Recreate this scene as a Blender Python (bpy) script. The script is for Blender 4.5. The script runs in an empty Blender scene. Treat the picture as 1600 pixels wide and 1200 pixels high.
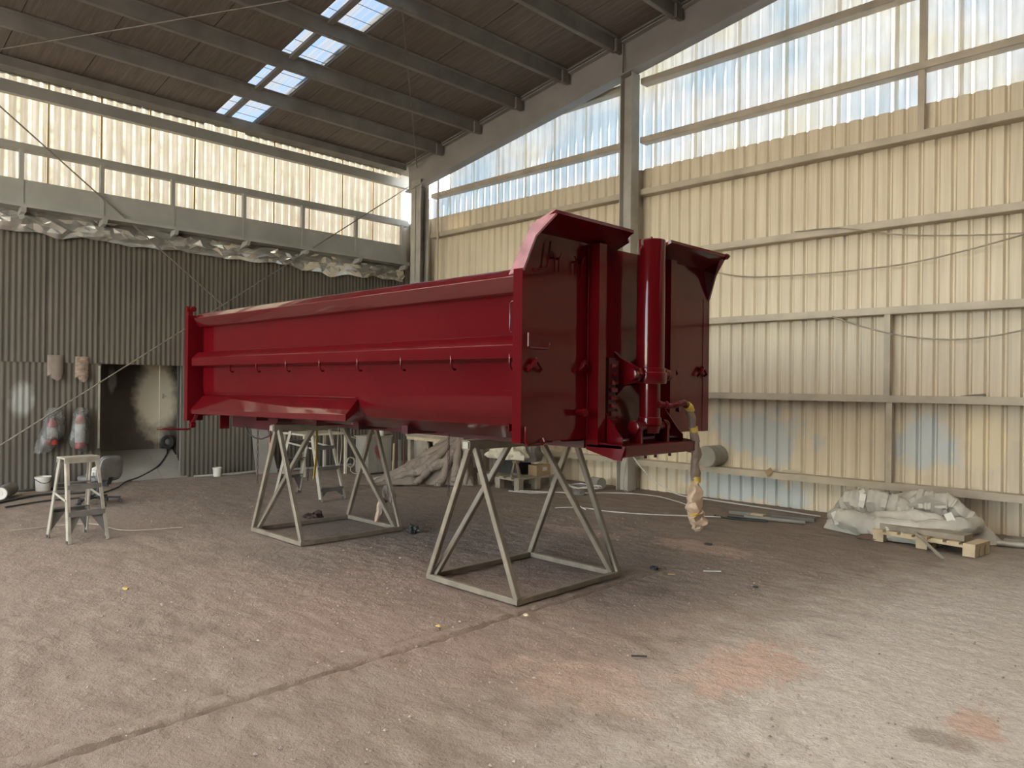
import bpy, math, random
from mathutils import Vector, Matrix, noise
random.seed(7)
scn = bpy.context.scene
COL = scn.collection
PI = math.pi

# ------------------------------------------------------------------ camera
YAW, PITCH, ROLL, FPX, EYE = 0.77954741, 0.00157685, 0.01142204, 1169.1742, 1.6
_F = Vector((-math.sin(YAW) * math.cos(PITCH), math.cos(YAW) * math.cos(PITCH), math.sin(PITCH)))
_r = _F.cross(Vector((0, 0, 1))).normalized()
_u = _r.cross(_F)
_R = math.cos(ROLL) * _r + math.sin(ROLL) * _u
_U = -math.sin(ROLL) * _r + math.cos(ROLL) * _u
cam = bpy.data.cameras.new('camera')
cam.sensor_width = 36.0
cam.lens = FPX * 36.0 / 1600.0
cam.clip_start = 0.05
cam.clip_end = 400
cam_o = bpy.data.objects.new('camera', cam)
COL.objects.link(cam_o)
m = Matrix((_R, _U, -_F)).transposed().to_4x4()
m.translation = Vector((0, 0, EYE))
cam_o.matrix_world = m
scn.camera = cam_o

# ------------------------------------------------------------------ sky, sun, exposure
world = bpy.data.worlds.new('sky')
scn.world = world
world.use_nodes = True
nt = world.node_tree
sky = nt.nodes.new('ShaderNodeTexSky')
sky.sky_type = 'NISHITA'
sky.sun_disc = False
sky.sun_elevation = math.radians(36)
sky.sun_rotation = math.radians(-78)
sky.air_density = 1.0
sky.dust_density = 0.2
sky.ozone_density = 1.2
hz = nt.nodes.new('ShaderNodeMix')          # thin high haze whitens the whole sky evenly
hz.data_type = 'RGBA'
hz.inputs[0].default_value = 0.8
hz.inputs[7].default_value = (1.07, 1.0, 0.88, 1)
nt.links.new(sky.outputs[0], hz.inputs[6])
nt.links.new(hz.outputs[2], nt.nodes['Background'].inputs[0])
nt.nodes['Background'].inputs[1].default_value = 0.8

sun = bpy.data.lights.new('sun', 'SUN')
sun.energy = 7.0
sun.angle = math.radians(0.6)
sun.color = (1.0, 0.88, 0.70)
sun_o = bpy.data.objects.new('sun', sun)
COL.objects.link(sun_o)
SUN_TO = Vector((-0.80, 0.09, 0.585)).normalized()      # towards the sun
sun_o.rotation_euler = SUN_TO.to_track_quat('Z', 'Y').to_euler()
sun_o.location = (-30, 5, 30)

scn.view_settings.view_transform = 'Standard'
scn.view_settings.look = 'None'
scn.view_settings.gamma = 1.0
scn.view_settings.use_curve_mapping = False
scn.view_settings.exposure = 3.35
scn.cycles.max_bounces = 10
scn.cycles.diffuse_bounces = 6
scn.cycles.glossy_bounces = 4
scn.cycles.transmission_bounces = 8
scn.cycles.transparent_max_bounces = 12
scn.cycles.sample_clamp_indirect = 8.0


# ------------------------------------------------------------------ helpers
def V(*a):
    return Vector(a)


def ray(px, py):
    return _F + (px - 800) / FPX * _R - (py - 600) / FPX * _U


def on(px, py, axis, v):
    """the point of a sight line of the photograph that lies on one plane of the hall"""
    d = ray(px, py)
    c = Vector((0, 0, EYE))
    return c + d * ((v - c[axis]) / d[axis])


ORG = {}


class MB:
    def __init__(self):
        self.v = []
        self.f = []

    def add(self, vs, fs):
        b = len(self.v)
        self.v += [tuple(p) for p in vs]
        self.f += [tuple(i + b for i in q) for q in fs]
        return self

    def box(self, x0, x1, y0, y1, z0, z1):
        return self.add([(x0, y0, z0), (x1, y0, z0), (x1, y1, z0), (x0, y1, z0), (x0, y0, z1), (x1, y0, z1), (x1, y1, z1), (x0, y1, z1)],
                        [(0, 3, 2, 1), (4, 5, 6, 7), (0, 1, 5, 4), (1, 2, 6, 5), (2, 3, 7, 6), (3, 0, 4, 7)])

    def bar(self, a, b, w, h, up=(0, 0, 1), cham=0.0):
        """a rectangular bar from a to b, w wide and h high; cham cuts its four long edges"""
        a, b, up = Vector(a), Vector(b), Vector(up)
        d = (b - a).normalized()
        s = d.cross(up)
        if s.length < 1e-4:
            s = d.cross(Vector((1, 0, 0)))
        s.normalize()
        t = s.cross(d)
        w, h = w / 2, h / 2
        if cham:
            c = cham
            sec = [(-w + c, -h), (w - c, -h), (w, -h + c), (w, h - c), (w - c, h), (-w + c, h), (-w, h - c), (-w, -h + c)]
        else:
            sec = [(-w, -h), (w, -h), (w, h), (-w, h)]
        n = len(sec)
        vs = [a + s * i + t * j for i, j in sec] + [b + s * i + t * j for i, j in sec]
        fs = [tuple(range(n - 1, -1, -1)), tuple(range(n, 2 * n))] + [(i, (i + 1) % n, n + (i + 1) % n, n + i) for i in range(n)]
        return self.add(vs, fs)

    def tube(self, pts, r, n=8, closed=False, caps=True):
        pts = [Vector(p) for p in pts]
        k = len(pts)
        rr = r if isinstance(r, (list, tuple)) else [r] * k
        vs = []
        prev = None
        for i, p in enumerate(pts):
            if closed:
                d = pts[(i + 1) % k] - pts[i - 1]
            else:
                d = pts[min(i + 1, k - 1)] - pts[max(i - 1, 0)]
            d.normalize()
            if prev is None:
                s = d.cross(Vector((0, 0, 1)))
                if s.length < 1e-3:
                    s = d.cross(Vector((1, 0, 0)))
            else:
                s = prev - d * prev.dot(d)
            s.normalize()
            prev = s
            t = d.cross(s)
            for j in range(n):
                a = 2 * PI * j / n
                vs.append(p + (s * math.cos(a) + t * math.sin(a)) * rr[i])
        fs = []
        for i in range(k if closed else k - 1):
            i2 = (i + 1) % k
            for j in range(n):
                j2 = (j + 1) % n
                fs.append((i * n + j, i * n + j2, i2 * n + j2, i2 * n + j))
        if caps and not closed:
            fs.append(tuple(range(n - 1, -1, -1)))
            fs.append(tuple((k - 1) * n + j for j in range(n)))
        return self.add(vs, fs)

    def lathe(self, prof, base=(0, 0, 0), axis=(0, 0, 1), n=24):
        """prof: (radius, height) pairs turned about an axis through base"""
        base, ax = Vector(base), Vector(axis).normalized()
        s = ax.cross(Vector((0, 0, 1)))
        if s.length < 1e-3:
            s = Vector((1, 0, 0))
        s.normalize()
        t = ax.cross(s)
        vs = []
        for r, h in prof:
            for j in range(n):
                a = 2 * PI * j / n
                vs.append(base + ax * h + (s * math.cos(a) + t * math.sin(a)) * max(r, 1e-4))
        fs = []
        for i in range(len(prof) - 1):
            for j in range(n):
                j2 = (j + 1) % n
                fs.append((i * n + j, i * n + j2, (i + 1) * n + j2, (i + 1) * n + j))
        return self.add(vs, fs)

    def prism(self, poly, off):
        """a flat 3-D polygon given thickness by the vector off"""
        n = len(poly)
        off = Vector(off)
        vs = [Vector(p) for p in poly] + [Vector(p) + off for p in poly]
        fs = [tuple(range(n)), tuple(range(2 * n - 1, n - 1, -1))] + [(i, n + i, n + (i + 1) % n, (i + 1) % n) for i in range(n)]
        return self.add(vs, fs)

    def sweep(self, prof, a, b, fn):
        """an open profile drawn out from station a to station b; fn(p, s) gives the 3-D point"""
        n = len(prof)
        vs = [fn(p, a) for p in prof] + [fn(p, b) for p in prof]
        return self.add(vs, [(i, i + 1, n + i + 1, n + i) for i in range(n - 1)])

    def grid(self, fn, nu, nv, wrap=False):
        vs = [fn(i / (nu - 1), j / (nv - 1)) for i in range(nu) for j in range(nv)]
        fs = [(i * nv + j, (i + 1) * nv + j, (i + 1) * nv + j + 1, i * nv + j + 1) for i in range(nu - 1) for j in range(nv - 1)]
        return self.add(vs, fs)

    def moved(self, o):
        o = Vector(o)
        self.v = [tuple(Vector(p) - o) for p in self.v]
        return self


def fillet(poly, r, n=3):
    """rounds the inner corners of an open 2-D polyline"""
    out = [poly[0]]
    for i in range(1, len(poly) - 1):
        p0, p, p1 = (Vector(q) for q in (poly[i - 1], poly[i], poly[i + 1]))
        a, b = (p0 - p), (p1 - p)
        k = min(r, a.length * .45, b.length * .45)
        a.normalize()
        b.normalize()
        A, B = p + a * k, p + b * k
        for j in range(n + 1):
            t = j / n
            q = A * (1 - t) ** 2 + p * 2 * t * (1 - t) + B * t * t
            out.append((q.x, q.y))
    out.append(poly[-1])
    return out


def mesh_of(name, mb, mat, smooth=True):
    me = bpy.data.meshes.new(name)
    me.from_pydata(mb.v, [], mb.f)
    me.update()
    if mat:
        me.materials.append(mat)
    if smooth and me.polygons:
        me.polygons.foreach_set('use_smooth', [True] * len(me.polygons))
        me.set_sharp_from_angle(angle=math.radians(32))
    return me


def meta(o, label=None, cat=None, group=None, kind=None):
    if label:
        o['label'] = label
    if cat:
        o['category'] = cat
    if group:
        o['group'] = group
    if kind:
        o['kind'] = kind
    return o


def thing(name, label=None, cat=None, loc=(0, 0, 0), rz=0.0, group=None, kind=None, local=False):
    """an Empty at the thing's base; its parts are given in hall coordinates unless local"""
    o = bpy.data.objects.new(name, None)
    o.empty_display_size = 0.1
    COL.objects.link(o)
    o.location = loc
    o.rotation_euler = (0, 0, rz)
    ORG[o.name] = Vector((0, 0, 0)) if (local or rz) else Vector(loc)
    return meta(o, label, cat, group, kind)


def part(name, mb, mat, parent=None, label=None, kind=None, smooth=True):
    if parent is not None:
        org = ORG[parent.name]
        if org.length:
            mb.moved(org)
    o = bpy.data.objects.new(name, mesh_of(name, mb, mat, smooth))
    COL.objects.link(o)
    if parent is not None:
        o.parent = parent
        ORG[o.name] = org
    return meta(o, label, None, None, kind)


def solo(name, mb, mat, label, cat, loc=(0, 0, 0), rz=0.0, group=None, kind=None, local=False, smooth=True):
    """a thing that is one mesh"""
    if not local and not rz:
        mb.moved(loc)
    o = bpy.data.objects.new(name, mesh_of(name, mb, mat, smooth))
    COL.objects.link(o)
    o.location = loc
    o.rotation_euler = (0, 0, rz)
    ORG[o.name] = Vector((0, 0, 0)) if (local or rz) else Vector(loc)
    return meta(o, label, cat, group, kind)


def inst(src, name, parent, loc):
    """a sister piece that shares its mesh"""
    o = bpy.data.objects.new(name, src.data)
    COL.objects.link(o)
    o.parent = parent
    o.location = loc
    ORG[o.name] = ORG[parent.name]
    return o


def copy_tree(o, parent=None):
    c = o.copy()
    COL.objects.link(c)
    if parent is not None:
        c.parent = parent
    for ch in list(o.children):
        copy_tree(ch, c)
    return c


def fbm(p, o=4):
    return noise.fractal(Vector(p), 1.0, 2.0, o)


# ------------------------------------------------------------------ materials
def nodes_of(name):
    mt = bpy.data.materials.new(name)
    mt.use_nodes = True
    t = mt.node_tree
    return mt, t, t.nodes['Principled BSDF'], t.nodes['Material Output']


def N(t, kind, **kw):
    n = t.nodes.new(kind)
    for k, v in kw.items():
        if k in n.inputs:
            n.inputs[k].default_value = v
        else:
            setattr(n, k, v)
    return n


def ramp(t, fac, stops):
    r = t.nodes.new('ShaderNodeValToRGB')
    e = r.color_ramp.elements
    while len(e) < len(stops):
        e.new(0.5)
    for i, (p, c) in enumerate(stops):
        e[i].position = p
        e[i].color = (c, c, c, 1) if isinstance(c, (int, float)) else (*c, 1)
    t.links.new(fac, r.inputs[0])
    return r.outputs[0]


def mixc(t, fac, a, b, mode='MIX'):
    n = t.nodes.new('ShaderNodeMix')
    n.data_type = 'RGBA'
    n.blend_type = mode
    for s, v in ((n.inputs[0], fac), (n.inputs[6], a), (n.inputs[7], b)):
        if isinstance(v, (int, float)):
            s.default_value = v
        elif isinstance(v, tuple):
            s.default_value = (*v, 1)
        else:
            t.links.new(v, s)
    return n.outputs[2]


def coords(t, scale=(1, 1, 1), loc=(0, 0, 0), world=True):
    mp = t.nodes.new('ShaderNodeMapping')
    mp.inputs['Scale'].default_value = scale
    mp.inputs['Location'].default_value = loc
    if world:
        g = t.nodes.new('ShaderNodeNewGeometry')
        t.links.new(g.outputs['Position'], mp.inputs[0])
    else:
        g = t.nodes.new('ShaderNodeTexCoord')
        t.links.new(g.outputs['Object'], mp.inputs[0])
    return mp.outputs[0]


def noise_n(t, vec, scale, detail=4, rough=0.55, dist=0.0):
    n = N(t, 'ShaderNodeTexNoise', Scale=scale, Detail=detail, Roughness=rough, Distortion=dist)
    t.links.new(vec, n.inputs['Vector'])
    return n.outputs['Fac']


def bump(t, h, strength, dist, bs):
    b = N(t, 'ShaderNodeBump', Strength=strength, Distance=dist)
    t.links.new(h, b.inputs['Height'])
    t.links.new(b.outputs[0], bs.inputs['Normal'])
    return b


def plain(name, col, rough=0.6, metal=0.0, var=0.25, scale=6.0, stretch=(1, 1, 1), bmp=0.0, coat=0.0, spec=0.5, world=False):
    mt, t, bs, out = nodes_of(name)
    vec = coords(t, stretch, world=world)
    f = noise_n(t, vec, scale)
    lo = tuple(c * (1 - var) for c in col)
    hi = tuple(min(1, c * (1 + var)) for c in col)
    t.links.new(ramp(t, f, [(0.3, lo), (0.7, hi)]), bs.inputs['Base Color'])
    bs.inputs['Roughness'].default_value = rough
    bs.inputs['Metallic'].default_value = metal
    bs.inputs['Coat Weight'].default_value = coat
    bs.inputs['Coat Roughness'].default_value = 0.04
    bs.inputs['Specular IOR Level'].default_value = spec
    if bmp:
        bump(t, f, bmp, 0.01, bs)
    return mt


M = {}
# glossy wine-red two-pack paint
mt, t, bs, _ = nodes_of('red_paint')
f = noise_n(t, coords(t, (1, 1, 1)), 1.3, 2)
t.links.new(ramp(t, f, [(0.3, (0.070, 0.0014, 0.0032)), (0.7, (0.083, 0.0021, 0.0044))]), bs.inputs['Base Color'])
bs.inputs['Roughness'].default_value = 0.32
bs.inputs['Specular IOR Level'].default_value = 0.05
bs.inputs['Coat Weight'].default_value = 0.55
bs.inputs['Coat Roughness'].default_value = 0.035
bump(t, noise_n(t, coords(t), 2.2, 2), 0.05, 0.05, bs)
M['red'] = mt
M['red_highlight'] = M['red'].copy()           # the same paint, coat strengthened to imitate bright window highlights on ledge and rail
M['red_highlight'].name = 'red_paint_highlight'
q = M['red_highlight'].node_tree.nodes['Principled BSDF']
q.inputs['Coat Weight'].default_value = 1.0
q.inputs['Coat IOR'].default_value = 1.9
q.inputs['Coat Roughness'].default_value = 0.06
M['red_overspray_sheen'] = plain('red_paint_overspray_sheen', (0.30, 0.13, 0.145), 0.4, 0, 0.3, 9, coat=.6)  # overspray, lightened to paint in the pale window reflection
M['dark_red'] = plain('dark_red_primer', (0.055, 0.008, 0.011), 0.45, 0, 0.3, 5)

# dusty beige sheet steel, drip streaks, cleaner bluish patches low down
mt, t, bs, _ = nodes_of('beige_sheet_steel')
st = noise_n(t, coords(t, (9, 9, 0.35)), 2.4, 5)
base = ramp(t, st, [(0.25, (0.54, 0.46, 0.34)), (0.75, (0.71, 0.625, 0.475))])
big = noise_n(t, coords(t, (0.9, 0.9, 0.9)), 0.7, 3)
base = mixc(t, ramp(t, big, [(0.4, 0.0), (0.75, 0.35)]), base, (0.47, 0.37, 0.26))


def blob(t, cx, cy, cz, sx, sz, rag=0.5, axis=0, freq=1.6):
    """a ragged patch of real wear round a point of the wall (axis 0: the wall runs along x)"""
    sc = (1 / sx, 0, 1 / sz) if axis == 0 else (0, 1 / sx, 1 / sz) if axis == 1 else (1 / sx, 1 / sz, 0)
    lc = (-cx / sx, 0, -cz / sz) if axis == 0 else (0, -cy / sx, -cz / sz) if axis == 1 else (-cx / sx, -cy / sz, 0)
    v = coords(t, sc, lc)
    ln = N(t, 'ShaderNodeVectorMath', operation='LENGTH')
    t.links.new(v, ln.inputs[0])
    nn = noise_n(t, coords(t, (freq, freq, freq)), 2.2, 6, 0.6)
    nc = N(t, 'ShaderNodeMath', operation='SUBTRACT')
    t.links.new(nn, nc.inputs[0])
    nc.inputs[1].default_value = 0.5
    a = N(t, 'ShaderNodeMath', operation='MULTIPLY_ADD')
    t.links.new(nc.outputs[0], a.inputs[0])
    a.inputs[1].default_value = rag * 5
    t.links.new(ln.outputs['Value'], a.inputs[2])
    h = N(t, 'ShaderNodeMath', operation='MULTIPLY')
    t.links.new(a.outputs[0], h.inputs[0])
    h.inputs[1].default_value = 0.4
    return ramp(t, h.outputs[0], [(0.62 * .4, 1.0), (1.12 * .4, 0.0)])


def mx(t, a, b):
    n = N(t, 'ShaderNodeMath', operation='MAXIMUM')
    t.links.new(a, n.inputs[0])
    t.links.new(b, n.inputs[1])
    return n.outputs[0]


wet = mx(t, blob(t, -4.85, 0, 0.95, 0.75, 0.42), mx(t, blob(t, -2.75, 0, 1.0, 0.45, 0.35), blob(t, -5.0, 0, 0.2, 1.0, 0.25)))
base = mixc(t, wet, base, (0.46, 0.49, 0.49))
base = mixc(t, blob(t, -2.15, 0, 1.05, 0.28, 0.35), base, (0.66, 0.56, 0.38))
t.links.new(base, bs.inputs['Base Color'])
rg = N(t, 'ShaderNodeMapRange')
t.links.new(wet, rg.inputs['Value'])
rg.inputs['To Min'].default_value = 0.55
rg.inputs['To Max'].default_value = 0.30
t.links.new(rg.outputs[0], bs.inputs['Roughness'])
M['beige'] = mt
M['girt'] = plain('dusty_girt_steel', (0.43, 0.37, 0.285), 0.6, 0, 0.15, 3, world=True)
M['column'] = plain('grey_column_steel', (0.36, 0.335, 0.295), 0.55, 0, 0.15, 3, world=True)
M['rafter'] = plain('grey_rafter_steel', (0.30, 0.275, 0.25), 0.55, 0, 0.12, 2, world=True)
M['purlin'] = plain('dusty_purlin_steel', (0.20, 0.185, 0.165), 0.6, 0, 0.2, 3, world=True)
M['left_steel'] = plain('grey_rail_steel', (0.30, 0.29, 0.26), 0.6, 0, 0.12, 2, world=True)

# brown fibreboard under the roof, fine drips along the fall of the roof
mt, t, bs, _ = nodes_of('brown_fibreboard')
f1 = noise_n(t, coords(t, (0.7, 9, 1)), 3.0, 6, 0.65)
f2 = noise_n(t, coords(t, (1, 1, 1)), 0.8, 3)
c = ramp(t, f1, [(0.25, (0.108, 0.090, 0.073)), (0.75, (0.215, 0.182, 0.148))])
c = mixc(t, ramp(t, f2, [(0.45, 0.0), (0.7, 0.55)]), c, (0.13, 0.095, 0.072))
wv = N(t, 'ShaderNodeTexWave', Scale=1.6, Distortion=0.6)
wv.bands_direction = 'Y'
t.links.new(coords(t, (1, 1, 1)), wv.inputs['Vector'])
c = mixc(t, ramp(t, wv.outputs['Fac'], [(0.93, 0.0), (1.0, 0.18)]), c, (0.3, 0.24, 0.18))
t.links.new(c, bs.inputs['Base Color'])
bs.inputs['Roughness'].default_value = 0.8
M['board'] = mt

# dark grimy corrugated lining
mt, t, bs, _ = nodes_of('grimy_corrugated_lining')
f1 = noise_n(t, coords(t, (6, 6, 0.5)), 2.0, 5)
f2 = noise_n(t, coords(t, (1, 1, 1)), 0.9, 4)
c = ramp(t, f1, [(0.25, (0.074, 0.059, 0.044)), (0.75, (0.113, 0.091, 0.068))])
c = mixc(t, ramp(t, f2, [(0.4, 0.0), (0.7, 0.6)]), c, (0.064, 0.058, 0.045))
low = coords(t, (1, 1, 1))
sz = t.nodes.new('ShaderNodeSeparateXYZ')
t.links.new(low, sz.inputs[0])
c = mixc(t, ramp(t, sz.outputs['Z'], [(0.0, 0.55), (1.0, 0.0)]), c, (0.055, 0.048, 0.038))
c = mixc(t, blob(t, 0, 2.72, 1.30, 0.16, 0.26, 0.25, 1), c, (0.24, 0.23, 0.205))
t.links.new(c, bs.inputs['Base Color'])
bs.inputs['Roughness'].default_value = 0.7
M['lining'] = mt

# door with two patches of sprayed cream
mt, t, bs, _ = nodes_of('sprayed_door_board')
f1 = noise_n(t, coords(t, (1, 1, 1)), 3.0, 5)
c = ramp(t, f1, [(0.3, (0.055, 0.043, 0.035)), (0.7, (0.085, 0.068, 0.055))])
c = mixc(t, blob(t, 0, 4.88, 1.32, 0.36, 0.74, 0.18, 1), c, (0.60, 0.52, 0.385))
c = mixc(t, blob(t, 0, 4.18, 1.62, 0.075, 0.24, 0.4, 1), c, (0.36, 0.34, 0.30))
t.links.new(c, bs.inputs['Base Color'])
bs.inputs['Roughness'].default_value = 0.5
M['door'] = mt


def sheet_mat(name, tint, dirt, amount, diff, stretch, sun_stripe=None, drift=None):
    """translucent glass-fibre sheet: daylight soaks through, old dust lies on it in runs"""
    mt, t, bs, out = nodes_of(name)
    t.nodes.remove(bs)
    a = noise_n(t, coords(t, stretch), 2.0, 5, 0.6)
    b = noise_n(t, coords(t, (1, 1, 1)), 5.0, 5)
    c = ramp(t, a, [(0.25, dirt), (0.72, tint)])
    c = mixc(t, ramp(t, b, [(0.35, 0.0), (0.75, 0.4)]), c, dirt)
    if drift:
        dn = noise_n(t, coords(t, (.55, 1, .8)), 1.0, 3)
        c = mixc(t, 1.0, c, ramp(t, dn, [(0.36, drift[0]), (0.50, (1, 1, 1)), (0.62, drift[1])]), 'MULTIPLY')
    if sun_stripe:  # sun-facing corrugation slopes painted in as bright stripes
        sx = t.nodes.new('ShaderNodeSeparateXYZ')
        t.links.new(coords(t, (1, 1 / .144, 1), (0, -3.02 / .144, 0)), sx.inputs[0])
        fr = N(t, 'ShaderNodeMath', operation='FRACT')
        t.links.new(sx.outputs['Y'], fr.inputs[0])
        c = mixc(t, ramp(t, fr.outputs[0], [(0.30, 0.0), (0.46, 1.0), (0.58, 1.0), (0.70, 0.0)]), c, mixc(t, ramp(t, b, [(0.3, 0.0), (0.7, 1.0)]), sun_stripe, c))
    tr = t.nodes.new('ShaderNodeBsdfTranslucent')
    di = t.nodes.new('ShaderNodeBsdfPrincipled')
    di.inputs['Roughness'].default_value = 0.35
    t.links.new(c, tr.inputs[0])
    t.links.new(mixc(t, 1.0, c, (diff, diff, diff), 'MULTIPLY'), di.inputs['Base Color'])
    ms = t.nodes.new('ShaderNodeMixShader')
    ms.inputs[0].default_value = amount
    t.links.new(di.outputs[0], ms.inputs[1])
    t.links.new(tr.outputs[0], ms.inputs[2])
    t.links.new(ms.outputs[0], out.inputs[0])
    return mt


M['fibre_left'] = sheet_mat('yellowed_fibreglass', (0.080, 0.078, 0.071), (0.048, 0.042, 0.031), 0.55, 0.8, (1, 6, 0.5), (0.165, 0.152, 0.112))
M['fibre_right'] = sheet_mat('milky_fibreglass', (0.19, 0.192, 0.188), (0.125, 0.121, 0.112), 0.7, 0.9, (6, 1, 0.5), None, ((0.74, 0.88, 1.0), (1.0, 0.93, 0.74)))

M['lap_right'] = sheet_mat('milky_lap', (0.80, 0.76, 0.68), (0.62, 0.57, 0.48), 0.97, 0.5, (6, 1, 0.5))
M['lap_left'] = sheet_mat('brown_lap', (0.30, 0.24, 0.155), (0.17, 0.13, 0.085), 0.97, 0.5, (1, 6, 0.5))

# clear roof-light sheet
mt, t, bs, out = nodes_of('clear_rooflight')
t.nodes.remove(bs)
f = noise_n(t, coords(t, (0.6, 10, 1)), 2.0, 4)
tp = N(t, 'ShaderNodeBsdfTransparent')
tp.inputs[0].default_value = (0.038, 0.052, 0.068, 1)
tl = N(t, 'ShaderNodeBsdfTranslucent')
tl.inputs[0].default_value = (0.034, 0.036, 0.037, 1)
ms = t.nodes.new('ShaderNodeMixShader')
t.links.new(ramp(t, f, [(0.42, 0.1), (0.58, 0.9)]), ms.inputs[0])
t.links.new(tp.outputs[0], ms.inputs[1])
t.links.new(tl.outputs[0], ms.inputs[2])
t.links.new(ms.outputs[0], out.inputs[0])
M['rooflight'] = mt

M['frosted_fill'] = sheet_mat('frosted_fill_rooflight', (0.56, 0.54, 0.48), (0.50, 0.475, 0.42), 0.92, 0.8, (1, 6, 0.5))  # sheet of the unseen strips added to brighten the hall

# packed-dirt concrete
mt, t, bs, _ = nodes_of('dusty_concrete')
p = coords(t, (1, 1, 1))
n1 = noise_n(t, p, 0.55, 4, 0.55)
n2 = noise_n(t, coords(t, (1, 2.4, 1)), 2.6, 6, 0.65, 0.4)
n3 = noise_n(t, p, 26, 5, 0.7)
c = ramp(t, n2, [(0.28, (0.155, 0.116, 0.090)), (0.5, (0.228, 0.179, 0.143)), (0.74, (0.315, 0.255, 0.208))])
c = mixc(t, ramp(t, n1, [(0.42, 0.0), (0.62, 0.7)]), c, (0.245, 0.190, 0.154))
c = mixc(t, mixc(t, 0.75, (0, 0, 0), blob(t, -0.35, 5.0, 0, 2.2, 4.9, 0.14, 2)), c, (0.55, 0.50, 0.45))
c = mixc(t, mixc(t, 0.3, (0, 0, 0), blob(t, -4.2, 3.6, 0, 1.9, 1.6, 0.3, 2)), c, (0.27, 0.165, 0.135))
for cx, cy, sx, sy, k in ((-2.05, 4.05, 0.28, 0.55, 0.75), (-0.93, 4.12, 0.13, 0.26, 0.8), (-3.9, 6.7, 0.55, 0.28, 0.7), (-2.55, 3.2, 0.5, 0.35, 0.4), (-5.3, 6.4, 0.6, 0.2, 0.5)):
    c = mixc(t, mixc(t, k, (0, 0, 0), blob(t, cx, cy, 0, sx, sy, 0.55, 2, 2.6)), c, (0.46, 0.31, 0.245))
for cx, cy, sx, sy in ((-3.2, 4.5, 0.35, 0.7), (-6.1, 3.4, 0.7, 0.35), (-1.0, 3.85, 0.14, 0.12), (-7.6, 4.4, 0.8, 0.5)):
    c = mixc(t, mixc(t, 0.55, (0, 0, 0), blob(t, cx, cy, 0, sx, sy, 0.5, 2, 2.2)), c, (0.17, 0.135, 0.112))
c = mixc(t, ramp(t, n3, [(0.35, 0.35), (0.6, 0.0)]), c, (0.22, 0.18, 0.15))
t.links.new(c, bs.inputs['Base Color'])
bs.inputs['Roughness'].default_value = 0.85
bs.inputs['Specular IOR Level'].default_value = 0.25
h1 = noise_n(t, p, 9, 6, 0.7)
h2 = noise_n(t, p, 60, 4, 0.7)
hh = N(t, 'ShaderNodeMath', operation='MULTIPLY_ADD')
t.links.new(h2, hh.inputs[0])
hh.inputs[1].default_value = 0.35
t.links.new(h1, hh.inputs[2])
bump(t, hh.outputs[0], 0.75, 0.04, bs)
M['floor'] = mt
M['ground'] = plain('yard_concrete', (0.20, 0.19, 0.175), 0.8, 0, 0.15, 0.6, world=True)
M['white_wall'] = plain('dull_sheet_wall', (0.15, 0.135, 0.115), 0.7, 0, 0.15, 0.6, world=True)

M['trestle'] = plain('worn_grey_green_steel', (0.205, 0.170, 0.125), 0.5, 0.15, 0.25, 7, (1, 1, .6), 0.1)
M['foil'] = plain('silver_tarpaulin', (0.66, 0.64, 0.60), 0.22, 0.8, 0.2, 3, bmp=0.1)
M['alu'] = plain('dull_aluminium', (0.39, 0.355, 0.29), 0.45, 0.35, 0.18, 8)
M['alu_dark'] = plain('dull_grey_tread', (0.17, 0.16, 0.15), 0.5, 0.3, 0.2, 8)
M['rod'] = plain('steel_rod', (0.20, 0.17, 0.14), 0.5, 0.5, 0.2, 8)
M['cable'] = plain('old_cable', (0.30, 0.26, 0.20), 0.6, 0, 0.2, 8)
M['white_cable'] = plain('white_cable', (0.52, 0.50, 0.46), 0.5, 0, 0.15, 8)
M['black'] = plain('black_rubber', (0.03, 0.029, 0.028), 0.6, 0, 0.3, 8)
M['chain'] = plain('rusty_chain', (0.075, 0.045, 0.038), 0.55, 0.5, 0.3, 20)
M['tarp_brown'] = plain('dusty_brown_tarpaulin', (0.205, 0.163, 0.130), 0.65, 0, 0.25, 4, bmp=0.2)
M['tarp_grey'] = plain('grey_cover_sheet', (0.46, 0.43, 0.375), 0.55, 0, 0.22, 3, bmp=0.15)
M['tarp_dark'] = plain('dark_grey_cloth', (0.16, 0.148, 0.135), 0.7, 0, 0.2, 6, bmp=0.2)
M['cream_bag'] = plain('cream_plastic_bag', (0.52, 0.48, 0.38), 0.5, 0, 0.15, 5, bmp=0.2)
M['white_tape'] = plain('white_tape', (0.62, 0.60, 0.54), 0.5, 0, 0.1, 8)
M['wood'] = plain('raw_pallet_wood', (0.47, 0.37, 0.24), 0.7, 0, 0.2, 5, (1, 6, 1), 0.1)
M['wood_grey'] = plain('dusty_old_wood', (0.255, 0.215, 0.165), 0.75, 0, 0.25, 6, bmp=0.1)
M['wood_red'] = plain('red_brown_board', (0.13, 0.075, 0.055), 0.7, 0, 0.2, 6)
M['card'] = plain('brown_cardboard', (0.33, 0.23, 0.13), 0.75, 0, 0.12, 6)
M['paper'] = plain('white_paper', (0.52, 0.50, 0.46), 0.7, 0, 0.08, 6)
M['yellow'] = plain('yellow_tape', (0.42, 0.29, 0.05), 0.5, 0, 0.12, 10)
M['orange_tag'] = plain('rusty_orange_strap', (0.36, 0.13, 0.07), 0.6, 0, 0.35, 25)
M['wrap'] = plain('brown_wrapped_hose', (0.17, 0.125, 0.10), 0.6, 0, 0.3, 9, bmp=0.25)
M['kraft'] = plain('tan_masking_paper', (0.40, 0.285, 0.195), 0.65, 0, 0.22, 9, bmp=0.25)
M['seat_cloth'] = plain('grey_blue_chair_cover', (0.105, 0.112, 0.11), 0.7, 0, 0.15, 9)
M['pail'] = plain('white_plastic_pail', (0.48, 0.44, 0.38), 0.5, 0, 0.12, 9)
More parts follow.
